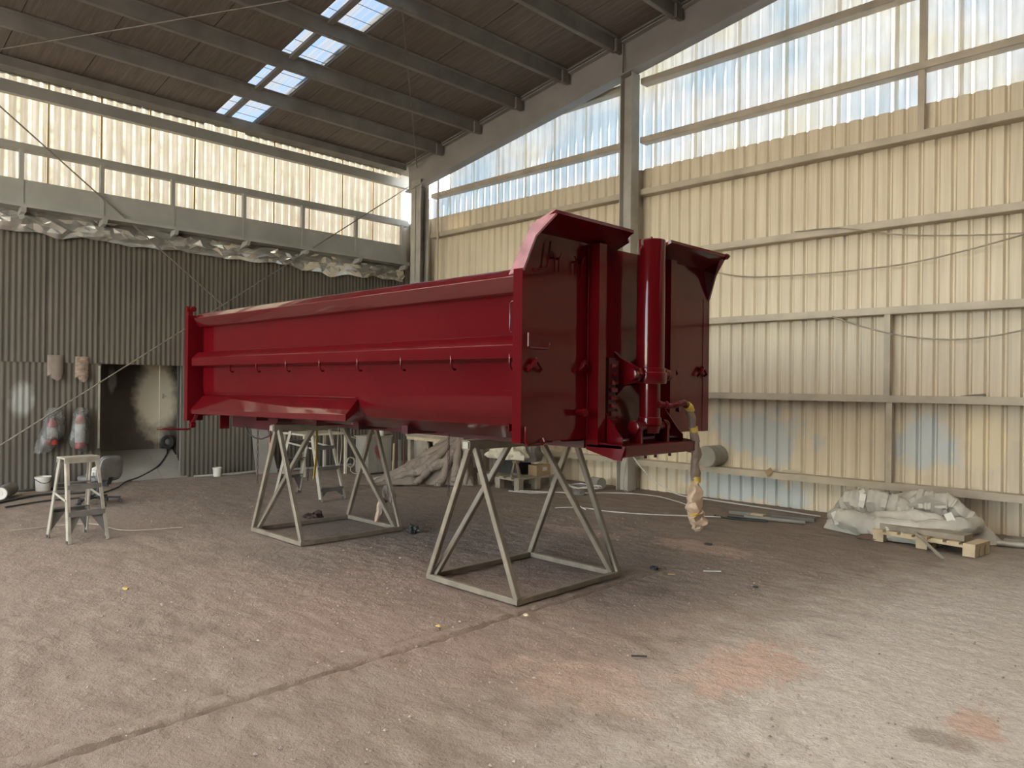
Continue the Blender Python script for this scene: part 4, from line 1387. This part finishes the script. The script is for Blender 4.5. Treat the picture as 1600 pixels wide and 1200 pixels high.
def fold_tube(pts, r, seed, flatten=.7):
    b = MB()
    P_ = [Vector(p) for p in pts]
    n = 60
    path = []
    for i in range(n):
        s = i / (n - 1) * (len(P_) - 1)
        j = min(int(s), len(P_) - 2)
        q = s - j
        path.append(P_[j].lerp(P_[j + 1], q * q * (3 - 2 * q)))
    rad = [r * (.35 + .65 * math.sin(PI * (.08 + .84 * i / (n - 1)))) * (1 + .25 * fbm((i * .25, seed, 0), 3)) for i in range(n)]
    b.tube(path, rad, 14)
    v2 = []
    for k, p in enumerate(b.v):
        d = .05 * (crumple((p[0], p[1] * 1.3, p[2] * 1.6 + seed), 5) - .3) + .02 * fbm((p[0] * 8, p[1] * 8, p[2] * 8), 2)
        v2.append((p[0], p[1] + d, max(.006, p[2] + d)))
    b.v = v2
    return b


# --- brown tarpaulin heap
E1, E2 = V(-.711, -.703, 0), V(.703, -.711, 0)
HO = V(-9.22, 8.16, 0)


def heap(u, v):
    a = -.22 + 1.85 * u
    b = -.42 + 1.0 * v
    h = .80 * max(0.0, 1 - max(0, a) / 1.38) ** 1.15 if a > 0 else .80 * max(0, 1 + a / .23) ** .6
    c = max(0.0, 1 - (abs(b) / (.50 - .10 * u + .05 * math.sin(u * 11))) ** 1.7)
    z = h * c
    th = math.atan2(b + .06 * fbm((a * 2, b * 2, 4), 2), max(.04, a + .35))
    rr = math.hypot(a + .35, b)
    q = th * 8.5 + 1.3 * fbm((a * 1.6, b * 1.6, 7), 3)
    ridge = 1 - 2 * abs((q / PI) % 1.0 - .5) * 2
    fold = .17 * ridge * min(1, rr * 1.6) * (.55 + .45 * c) + .16 * (crumple((a * .8, b * 1.3, 2), 3.4) - .3)
    z = max(.006 + .02 * abs(fbm((a * 4, b * 4, 8), 2)), z + fold * min(1, z * 4))
    p = HO + E1 * (a + .05 * fbm((a, b * 2, 5), 2)) + E2 * (b + .06 * fbm((a * 2, b, 6), 2))
    return (p.x, p.y, z)


t_ = thing('tarpaulin', 'brown crumpled tarpaulin draped in a heap on the floor behind the front trestle', 'tarpaulin', tuple(HO))
part('sheet', facets(heap, 84, 60, 8, .2), M['tarp_brown'], t_, smooth=False)
for k, (b0, a1, b1, r) in enumerate(((-.02, 1.55, -.10, .075), (.05, 1.35, .20, .085), (.10, 1.05, .36, .09), (.14, .70, .46, .085), (.16, .38, .52, .08), (.10, .10, .56, .075), (.0, 1.20, .05, .06), (.12, .88, .30, .06), (.15, .50, .36, .06), (-.06, -.12, .42, .06))):
    pts = []
    for q in range(7):
        w = q / 6
        a = .0 + (a1 - .0) * w
        b = b0 + (b1 - b0) * w ** .8 + .05 * math.sin(w * 7 + k * 2.1)
        h = .80 * max(0.0, 1 - max(0, a) / 1.38) ** 1.15
        c = max(0.0, 1 - (abs(b) / (.52 - .06 * w)) ** 1.7)
        p = HO + E1 * a + E2 * b
        pts.append((p.x, p.y, max(.02, h * c + .015)))
    part('fold', fold_tube(pts, r * .85, k * 3.3), M['tarp_brown'], t_)

# --- low pallet with the covered engine part, stands and box
def pallet(name, label, loc, rz, lx, ly, h, mat, nb=5, cat='pallet'):
    t_ = thing(name, label, cat, loc, rz, local=True)
    bh = h - .044
    for i in (-1, 0, 1):
        for j in (-1, 0, 1):
            part('block', MB().box(i * (lx / 2 - .06) - .055, i * (lx / 2 - .06) + .055, j * (ly / 2 - .05) - .045, j * (ly / 2 - .05) + .045, .0, bh), mat, t_)
    for j in (-1, 0, 1):
        part('stringer', MB().box(-lx / 2, lx / 2, j * (ly / 2 - .05) - .05, j * (ly / 2 - .05) + .05, bh, bh + .022), mat, t_)
    for i in range(nb):
        x = -lx / 2 + .055 + (lx - .11) * i / (nb - 1)
        part('deck_board', MB().box(x - .055, x + .055, -ly / 2, ly / 2, bh + .022, h), mat, t_)
    return t_


pallet('pallet', 'dusty wooden pallet carrying the covered engine part', (-8.32, 8.55, 0), -.06, 1.0, .82, .19, M['wood_grey'], 6)
t_ = thing('covered_load', 'bulky load under cream and brown sheeting on the dusty pallet', 'load', (-8.5, 8.5, .19))
part('cream_bag', blob(-8.42, 8.42, .44, .40, .26, .28, .22, 2, 48, 24), M['cream_bag'], t_, 'cream plastic bag')
part('brown_cover', blob(-8.50, 8.60, .56, .42, .30, .36, .22, 6, 48, 24), M['tarp_brown'], t_, 'brown cover')
part('grey_drape', blob(-8.14, 8.66, .40, .16, .24, .34, .3, 3, 36, 20), M['tarp_dark'], t_, 'grey cloth drape')
part('cradle', MB().box(-8.7, -8.2, 8.45, 8.75, .19, .46), M['black'], t_)


def axle_stand(x, y, z, label):
    t_ = thing('axle_stand', label, 'axle stand', (x, y, z))
    for s in (-1, 1):
        part('leg', MB().prism([(x + s * .11, y, z), (x + s * .06, y, z), (x + s * .012, y, z + .20), (x + s * .035, y, z + .22)], (0, .035, 0)), M['trestle'], t_)
    part('rung', MB().box(x - .08, x + .08, y, y + .03, z + .03, z + .06), M['trestle'], t_)
    part('head', MB().box(x - .04, x + .04, y - .02, y + .055, z + .215, z + .25), M['trestle'], t_)
    return t_


axle_stand(-8.02, 8.20, .19, 'small triangular steel axle stand at the front edge of the dusty pallet')
t_ = thing('carton', 'brown cardboard carton with a pale label on the dusty pallet', 'box', (-7.99, 8.72, .19))
part('box', MB().box(-8.08, -7.90, 8.56, 8.88, .19, .35), M['card'], t_)
part('label', MB().box(-7.90, -7.897, 8.70, 8.80, .26, .32), M['paper'], t_)
part('flap', MB().box(-8.08, -7.90, 8.562, 8.718, .35, .353).box(-8.08, -7.90, 8.722, 8.878, .35, .353), M['card'], t_)
t_ = thing('tin_can', 'grey tin lying on its side beside the gable column', 'can', (-7.25, 9.30, 0))
part('body', MB().lathe([(0, 0), (.085, 0), (.09, .004), (.09, .21), (.085, .214), (0, .214)], (-7.36, 9.28, .09), (1, -.25, 0), 24), M['grey_drum'], t_)
part('rim', MB().lathe([(.086, -.003), (.093, -.003), (.093, .008), (.09, .008)], (-7.152, 9.228, .09), (1, -.25, 0), 24), M['grey_drum'], t_)

# --- cables on the floor beyond the front trestle
cable([(-7.95, 8.0, .008), (-7.55, 8.12, .008), (-7.3, 8.5, .008), (-6.9, 8.15, .008), (-6.4, 7.75, .008), (-6.1, 7.55, .008)], .008, M['white_cable'], 'white cable curving over the floor in front of the dusty pallet')
cable([(-6.45, 7.35, .008), (-6.25, 7.62, .008), (-5.85, 7.65, .008), (-5.4, 7.82, .008), (-5.0, 8.1, .008), (-4.6, 8.4, .008)], .007, M['white_cable'], 'white cable lying on the floor behind the hanging hose')
cable([(-7.9, 8.1, .008), (-7.2, 8.55, .008), (-6.7, 9.1, .008), (-6.2, 9.25, .008), (-5.7, 9.05, .008), (-5.45, 8.9, .008)], .007, M['white_cable'], 'white cable lying past the foot of the gable column')
cable([(-6.70, 9.33, .62), (-6.62, 9.36, .50), (-6.45, 9.38, .32), (-6.2, 9.42, .14), (-5.9, 9.48, .03), (-5.5, 9.52, .012), (-4.9, 9.46, .01), (-4.3, 9.40, .01), (-4.0, 9.36, .011), (-3.80, 9.33, .012)], .010, M['white_cable'], 'white cable drooping from the gable column along the wall to the grey bundle')
cable([(-6.72, 9.34, .66), (-6.76, 9.32, .4), (-6.78, 9.30, .15), (-6.70, 9.24, .012), (-6.5, 9.2, .01)], .007, M['cable'], 'thin cord hanging down the foot of the gable column')
for k in range(4):
    pts = [(-7.42 + .05 * k + (.22 + .03 * k) * math.cos(a), 9.05 - .03 * k + (.12 + .02 * k) * math.sin(a), .012 + .014 * k + .02 * abs(math.sin(2 * a))) for a in [2 * PI * q / 18 + k for q in range(17)]]
    cable(pts, .009, M['white_cable'], ('lowest loop of the coiled pale cable by the gable column', 'second loop of the coiled pale cable by the gable column', 'third loop of the coiled pale cable by the gable column', 'topmost loop of the coiled pale cable by the gable column')[k], sub=3)
solo('rag', blob(-7.05, 8.55, 0, .14, .09, .07, .4, 12, 24, 12), M['tarp_dark'], 'small dark rag on the floor near the coiled cable', 'rag', (-7.05, 8.55, 0))

# ------------------------------------------------------------------ along the gable wall
part('duct_cap', MB().lathe([(0, 0), (.145, 0), (.152, .006), (.152, .03), (.148, .03), (.148, .36)], (-5.46, 9.42, .625), (0, 1, 0), 32), M['grey_drum'], wr, 'grey capped duct stub')
def scrap(x, y, z, pts, label, mat, name='cardboard_scrap', cat='cardboard'):
    b = MB().prism([(x + p[0], y + p[1], z + p[2]) for p in pts], (0, .004, .003))
    return solo(name, b, mat, label, cat, (x, y, z))


scrap(-4.62, 9.62, .475, [(-.06, 0, 0), (.0, -.03, -.07), (.06, 0, .0), (.0, .05, .05)], 'folded diamond-shaped cardboard scrap hanging over the low girt', M['card'])
scrap(-4.40, 9.66, .475, [(-.10, 0, .004), (.02, -.03, .004), (.16, -.02, .012), (.12, .05, .03), (-.04, .05, .03)], 'flat torn cardboard scrap lying on the low girt', M['cream_bag'])
scrap(-2.22, 9.66, 1.532, [(-.14, 0, .003), (-.02, -.03, .004), (.12, -.02, .004), (.10, .03, .03), (-.02, .04, .02)], 'dusty torn scrap lying on the girt near the right edge', M['tarp_dark'])

cable([(-5.6, 9.62, 3.28), (-5.0, 9.62, 3.14), (-4.3, 9.62, 3.09), (-3.5, 9.62, 3.08), (-2.73, 9.62, 3.12), (-1.76, 9.62, 3.29), (-1.2, 9.62, 3.45)], .010, M['cable'], 'long slack wire sagging across the gable wall behind the tipper hood', 'wire', 'wire')
cable([(-4.3, 9.62, 3.665), (-3.72, 9.60, 3.63), (-3.04, 9.61, 3.46), (-2.4, 9.59, 3.36), (-1.76, 9.585, 3.30), (-1.2, 9.585, 3.27)], .009, M['cable'], 'wire dropping from a girt and meeting the slack wire at the right', 'wire', 'wire')
cable([(-3.80, 9.62, 2.52), (-3.45, 9.62, 2.38), (-3.0, 9.60, 2.25), (-2.48, 9.61, 2.18), (-2.0, 9.62, 2.21), (-1.5, 9.62, 2.32)], .010, M['cable'], 'wire looping below a girt across the strut at the right', 'wire', 'wire')

# grey cover sheet bundle with white tape
BX, BY = -2.80, 9.05
def bundle_h(x, y):
    dx, dy = (x - BX) / .86, (y - BY) / .55
    r = math.sqrt(dx * dx + dy * dy)
    if r >= 1:
        return 0.0
    dome = (1 - r ** 2.6)
    h = .40 * dome
    h *= 1 + .30 * math.exp(-((x - BX - .28) / .18) ** 2 - ((y - BY - .05) / .22) ** 2) - .42 * math.exp(-((x - BX - .05) / .34) ** 2 - ((y - BY + .16) / .14) ** 2)
    h += dome * (.19 * (crumple((x * .8, y * .9, 4), 2.1) - .28) + .045 * (crumple((x, y, 1), 5) - .3) + .03 * fbm((x * 4, y * 4, 2), 3))
    return max(.012, h)


t_ = thing('cover_sheet', 'big crumpled grey cover sheet with white tape strips, bundled by the gable wall', 'sheet', (BX, BY, 0))
def bfn(u, v):
    a = u * 2 * PI
    r = v
    k = 1 + .10 * math.sin(3 * a + 1) + .06 * math.sin(7 * a)
    x, y = BX + .86 * r * k * math.cos(a), BY + .55 * r * k * math.sin(a)
    x0_, y0_ = BX + .855 * r * math.cos(a), BY + .545 * r * math.sin(a)
    return (x, y, bundle_h(x0_, y0_) if v < 1 else 0.0)
part('sheet', facets(bfn, 64, 26, 9, .3), M['tarp_grey'], t_, smooth=False)
part('fold', fold_tube([(-3.46, 8.86, .14), (-3.25, 8.62, .14), (-2.85, 8.50, .11), (-2.45, 8.52, .12), (-2.12, 8.72, .20), (-2.02, 9.0, .20)], .13, 3), M['tarp_grey'], t_)
part('fold', fold_tube([(-3.42, 8.95, .20), (-3.20, 8.80, .34), (-2.85, 8.78, .36), (-2.6, 8.86, .30)], .13, 8), M['tarp_grey'], t_)
part('fold', fold_tube([(-2.75, 8.95, .30), (-2.5, 8.88, .40), (-2.28, 8.92, .40), (-2.05, 9.0, .22)], .12, 5), M['tarp_grey'], t_)
fl_ = MB().prism([(-2.66, 8.76, .34), (-2.44, 8.72, .48), (-2.26, 8.80, .40), (-2.42, 8.86, .30)], (0, .012, .01))
part('flap', fl_, M['tarp_grey'], t_)
def tape(path, w, up):
    b = MB()
    up = Vector(up).normalized()
    for a, c in zip(path[:-1], path[1:]):
        b.bar(a, c, w, .004, up)
    return b
part('tape_strip', tape([(-3.36, 8.60, .205), (-3.31, 8.555, .14), (-3.29, 8.545, .08)], .06, (0, -1, .3)), M['white_tape'], t_, 'white tape')
part('tape_strip', tape([(-3.10, 8.72, .475), (-3.06, 8.66, .44), (-3.06, 8.635, .36), (-3.08, 8.65, .29)], .065, (0, -1, .3)), M['white_tape'], t_, 'white tape')
part('tape_strip', tape([(-2.22, 8.655, .33), (-2.17, 8.61, .26), (-2.15, 8.60, .20)], .075, (.2, -1, .4)), M['white_tape'], t_, 'white tape')
part('tape_strip', tape([(-2.42, 8.40, .10), (-2.34, 8.405, .12), (-2.26, 8.42, .13)], .04, (0, -1, .5)), M['white_tape'], t_, 'white tape')
solo('rag', blob(-2.90, 8.36, 0, .12, .05, .05, .3, 15, 20, 10), M['wood_red'], 'faded red rag poking out below the grey cover sheet', 'rag', (-2.90, 8.36, 0))

# wooden pallet, plank and stick before it
pallet('pallet', 'pale wooden pallet in front of the grey cover sheet', (-2.33, 8.44, 0), -.13, .99, .36, .125, M['wood'], 7)
a = -.13
d = V(math.cos(a), math.sin(a), 0)
c = V(-2.38, 8.44, .155)
solo('plank', MB().bar(c - d * .40, c + d * .42, .21, .058, cham=.004), M['wood_grey'], 'thick grey-brown plank lying on the pale pallet', 'plank', (-2.38, 8.44, .126))
solo('stick', MB().bar((-2.42, 8.29, .150), (-2.06, 7.90, .008), .028, .012), M['alu'], 'flat metal stick slanting from the plank down to the floor', 'stick', (-2.06, 7.9, 0))
# long lengths lying at the foot of the wall
for k, (p, q, r, mt_, lb) in enumerate((((-4.42, 8.56, .022), (-3.72, 8.69, .022), .022, 'ramp', 'thin grey pipe on the floor left of the grey cover sheet'),
                                       ((-1.86, 9.03, .03), (-1.25, 9.16, .03), .03, 'alu', 'pale pipe emerging right of the grey cover sheet, nearest the viewer'),
                                       ((-1.84, 9.235, .028), (-1.2, 9.36, .028), .028, 'ramp', 'grey pipe right of the grey cover sheet, behind the pale one'))):
    solo('pipe', MB().tube([p, q], r, 12), M[mt_], lb, 'pipe', p)
solo('plank', MB().bar((-4.72, 8.76, .02), (-3.72, 8.97, .02), .12, .04), M['tarp_dark'], 'dark dusty plank lying on the floor left of the grey cover sheet', 'plank', (-4.72, 8.76, 0))
solo('plank', MB().bar((-1.80, 9.46, .02), (-1.0, 9.58, .02), .16, .04), M['wood_grey'], 'grey plank lying at the foot of the wall at the right edge', 'plank', (-1.95, 9.4, 0))
solo('wood_block', MB().box(-4.38, -4.22, 8.64, 8.72, .005, .055), M['wood'], 'small pale wood block beside the thin grey pipe', 'block', (-4.3, 8.68, 0))
cable([(-4.75, 8.42, .008), (-4.55, 8.36, .008), (-4.3, 8.42, .008), (-4.1, 8.52, .008), (-4.35, 8.50, .008), (-4.6, 8.47, .008)], .010, M['black'], 'black cord loop on the floor at the end of the thin grey pipe', 'cord', 'cord')

# ------------------------------------------------------------------ hanging from the tipper
t_ = thing('ram_hose', 'wrapped hose hanging from the ram, its end bagged in tan paper', 'hose', (-2.98, 4.6, .53))
def limp(pts, rads, amp, seed, n=12, sub=5):
    P_ = [Vector(p) for p in pts]
    out, rr = [], []
    for i in range(len(P_) - 1):
        for k in range(sub):
            s = k / sub
            out.append(P_[i].lerp(P_[i + 1], s))
            rr.append(rads[i] + (rads[i + 1] - rads[i]) * s)
    out.append(P_[-1])
    rr.append(rads[-1])
    b = MB().tube(out, rr, n)
    b.v = [(p[0] + amp * fbm((p[0] * 22, p[1] * 22, p[2] * 14 + seed), 3), p[1] + amp * fbm((p[0] * 22, p[1] * 22, p[2] * 14 + seed + 9), 3), p[2] + amp * .5 * fbm((p[0] * 15, p[1] * 15, p[2] * 15 + seed + 5), 2)) for p in b.v]
    return b
part('fitting', MB().lathe([(0, 0), (.026, 0), (.026, .03), (.02, .03), (.02, .06), (.028, .06), (.028, .08), (0, .08)], (-2.99, 4.50, 1.475), (.25, .9, -.05), 14), RED, t_)
part('painted_hose', limp([(-2.98, 4.55, 1.468), (-2.97, 4.63, 1.462), (-2.95, 4.70, 1.478), (-2.95, 4.77, 1.485), (-2.95, 4.82, 1.465)], [.018, .02, .022, .024, .026], .006, 1), M['red'], t_)
part('tape_band', limp([(-2.95, 4.815, 1.468), (-2.95, 4.845, 1.452), (-2.95, 4.872, 1.425)], [.030, .033, .030], .004, 2), M['yellow'], t_, 'yellow tape')
part('wrapping', limp([(-2.95, 4.86, 1.43), (-2.95, 4.89, 1.36), (-2.95, 4.915, 1.28), (-2.95, 4.935, 1.18), (-2.95, 4.945, 1.10), (-2.95, 4.930, 1.03), (-2.95, 4.945, .95), (-2.95, 4.950, .90)], [.026, .030, .028, .034, .036, .032, .033, .028], .012, 3), M['wrap'], t_)
part('tape_band', limp([(-2.95, 4.908, 1.305), (-2.95, 4.916, 1.27)], [.032, .031], .003, 6), M['yellow'], t_, 'yellow tape')
part('tape_band', limp([(-2.95, 4.95, .935), (-2.95, 4.952, .89)], [.036, .034], .003, 4), M['yellow'], t_, 'yellow tape')
part('paper_sleeve', limp([(-2.95, 4.952, .90), (-2.95, 4.945, .84), (-2.95, 4.925, .77), (-2.95, 4.930, .70), (-2.95, 4.945, .655)], [.030, .046, .062, .056, .034], .022, 5), M['kraft'], t_)
part('paper_sleeve', limp([(-2.95, 4.93, .665), (-2.95, 4.965, .63), (-2.95, 4.985, .585), (-2.95, 4.995, .54), (-2.95, 5.0, .52)], [.05, .066, .058, .040, .018], .03, 7), M['kraft'], t_)
part('tape_band', limp([(-2.94, 4.915, .672), (-2.94, 4.935, .648)], [.036, .034], .005, 8), M['yellow'], t_, 'yellow tape')


def chain(x, y, z0_, z1_, label, r=.010, lean=0.0):
    b = MB()
    n = max(3, int((z0_ - z1_) / (r * 3.1)))
    for k in range(n):
        z = z0_ - (z0_ - z1_) * (k + .5) / n
        L = r * 1.15
        pts = []
        for q in range(10):
            a = 2 * PI * q / 10
            u = r * .72 * math.cos(a)
            w = (L if math.sin(a) > 0 else -L) * .75 + r * .72 * math.sin(a)
            pts.append((x + (u if k % 2 else 0) + lean * (z0_ - z), y + (0 if k % 2 else u), z + w))
        b.tube(pts, r * .26, 5, closed=True)
    return solo('chain', b, M['chain'], label, 'chain', (x, y, z1_))


chain(-7.78, 3.90, 1.10, .48, 'rusty chain hanging from the tail of the tipper, the one furthest from the headboard', .013)
chain(-7.40, 4.30, 1.19, .52, 'rusty chain hanging behind the bent leg of the rear trestle', .013)
chain(-4.58, 3.92, 1.20, .70, 'rusty chain hanging from the tipper beside the front trestle', .013)
solo('strap', MB().bar((-7.46, 3.88, 1.10), (-7.465, 3.885, .95), .03, .008, (1, .3, 0)).bar((-7.465, 3.885, .95), (-7.475, 3.88, .80), .024, .010, (.6, -1, 0)), M['orange_tag'], 'short rusty-orange strap hanging from the tipper tail beside a chain', 'strap', (-7.46, 3.88, .8))
solo('strap', MB().bar((-7.14, 4.25, 1.10), (-7.13, 4.24, .80), .028, .008, (1, .4, 0)).bar((-7.13, 4.24, .80), (-7.155, 4.23, .57), .026, .009, (1, .1, 0)), M['yellow'], 'yellow strap hanging inside the rear trestle', 'strap', (-7.14, 4.25, .57))
cable([(-7.0, 4.45, 1.16), (-6.98, 4.46, .95), (-7.02, 4.46, .72), (-7.06, 4.46, .80), (-7.05, 4.46, 1.15)], .005, M['cable'], 'thin cord looped down from the tipper inside the rear trestle', 'cord', 'cord')

t_ = thing('rag', 'brown rag knotted round the far leg of the rear trestle', 'rag', (-6.80, 4.95, .1))
part('knot', blob(-6.79, 4.95, .30, .075, .06, .17, .45, 21, 28, 16), M['wrap'], t_)
part('tail_strip', limp([(-6.83, 4.90, .34), (-6.87, 4.88, .26), (-6.86, 4.87, .18), (-6.90, 4.86, .07)], [.03, .026, .03, .022], .014, 11), M['kraft'], t_)
part('tail_strip', limp([(-6.80, 4.90, .32), (-6.82, 4.87, .23), (-6.81, 4.86, .15)], [.034, .03, .02], .014, 14), M['wrap'], t_)
solo('rag', blob(-7.80, 4.62, 0, .11, .09, .085, .5, 31, 34, 16), M['chain'], 'dark crumpled rag on the floor inside the rear trestle', 'rag', (-7.80, 4.62, 0))
solo('rag', blob(-6.40, 4.99, 0, .07, .055, .075, .5, 35, 30, 14), M['black'], 'dark crumpled rag on the floor at the outer corner of the rear trestle', 'rag', (-6.40, 4.99, 0))

# ------------------------------------------------------------------ scraps on the floor
solo('tape_roll', MB().lathe([(.022, 0), (.036, 0), (.036, .024), (.022, .024), (.022, 0)], (-3.71, 5.55, .002), n=24), M['black'], 'small dark tape roll lying right of the front trestle', 'tape')
solo('paper_scrap', MB().bar((-3.37, 5.80, .008), (-3.26, 5.90, .008), .022, .008), M['paper'], 'narrow white paper scrap lying right of the tape roll', 'paper')
solo('paper_scrap', MB().bar((-3.53, 5.49, .006), (-3.48, 5.52, .006), .02, .005), M['leaf'], 'yellowish paper scrap between the tape roll and the white scrap', 'paper')
solo('bolt_scrap', blob(-3.92, 6.84, 0, .045, .025, .02, .5, 41, 16, 8), M['black'], 'dark metal scrap on the floor below the hanging hose', 'scrap', (-3.92, 6.84, 0))
solo('leaf', blob(-3.81, 3.19, 0, .022, .012, .012, .6, 43, 12, 8), M['leaf'], 'yellow dry leaf on the floor in front of the front trestle', 'leaf', (-3.81, 3.19, 0))
solo('leaf', blob(-6.15, 2.02, 0, .03, .02, .012, .6, 44, 12, 8), M['leaf'], 'yellow dry leaf on the open floor at the left', 'leaf', (-6.15, 2.02, 0))
solo('stone', blob(-3.57, 3.78, 0, .026, .018, .018, .3, 45, 14, 8), M['wood'], 'pale stone at the near corner of the front trestle', 'stone', (-3.57, 3.78, 0))
solo('washer', MB().lathe([(.008, 0), (.022, 0), (.022, .007), (.008, .007), (.008, 0)], (-2.82, 5.66, .002), n=16), M['black'], 'dark steel washer on the bare floor right of the front trestle', 'washer')
solo('stick', MB().bar((-2.60, 3.66, .007), (-2.53, 3.72, .007), .012, .008), M['black'], 'short dark stick on the floor in the foreground', 'stick', (-2.56, 3.69, 0))
b = MB()
rnd = random.Random(3)
for i in range(2600):
    u, w = rnd.random(), rnd.random()
    ang = math.radians(134.7 + (u - .5) * 74)
    dist = 2.6 + 8.5 * w ** 1.6
    x, y = dist * math.cos(ang), dist * math.sin(ang)
    if y > 7.9 or x < -11.5 or (-4.85 < x < -3.7 and 3.8 < y < 5.2) or (-7.7 < x < -6.5 and 3.7 < y < 5.05):
        continue
    r = .003 + .007 * rnd.random() ** 3
    a = rnd.random() * PI
    cx, sx = math.cos(a), math.sin(a)
    b.add([(x + r * cx * 1.5, y + r * sx * 1.5, -.001), (x - r * sx, y + r * cx, -.001), (x - r * cx * 1.5, y - r * sx * 1.5, -.001), (x + r * sx, y - r * cx, -.001), (x, y, r * .9)],
          [(0, 1, 4), (1, 2, 4), (2, 3, 4), (3, 0, 4)])
solo('grit', b, M['grit'], 'loose grit and paint flakes scattered over the floor', 'grit', kind='stuff', smooth=False)
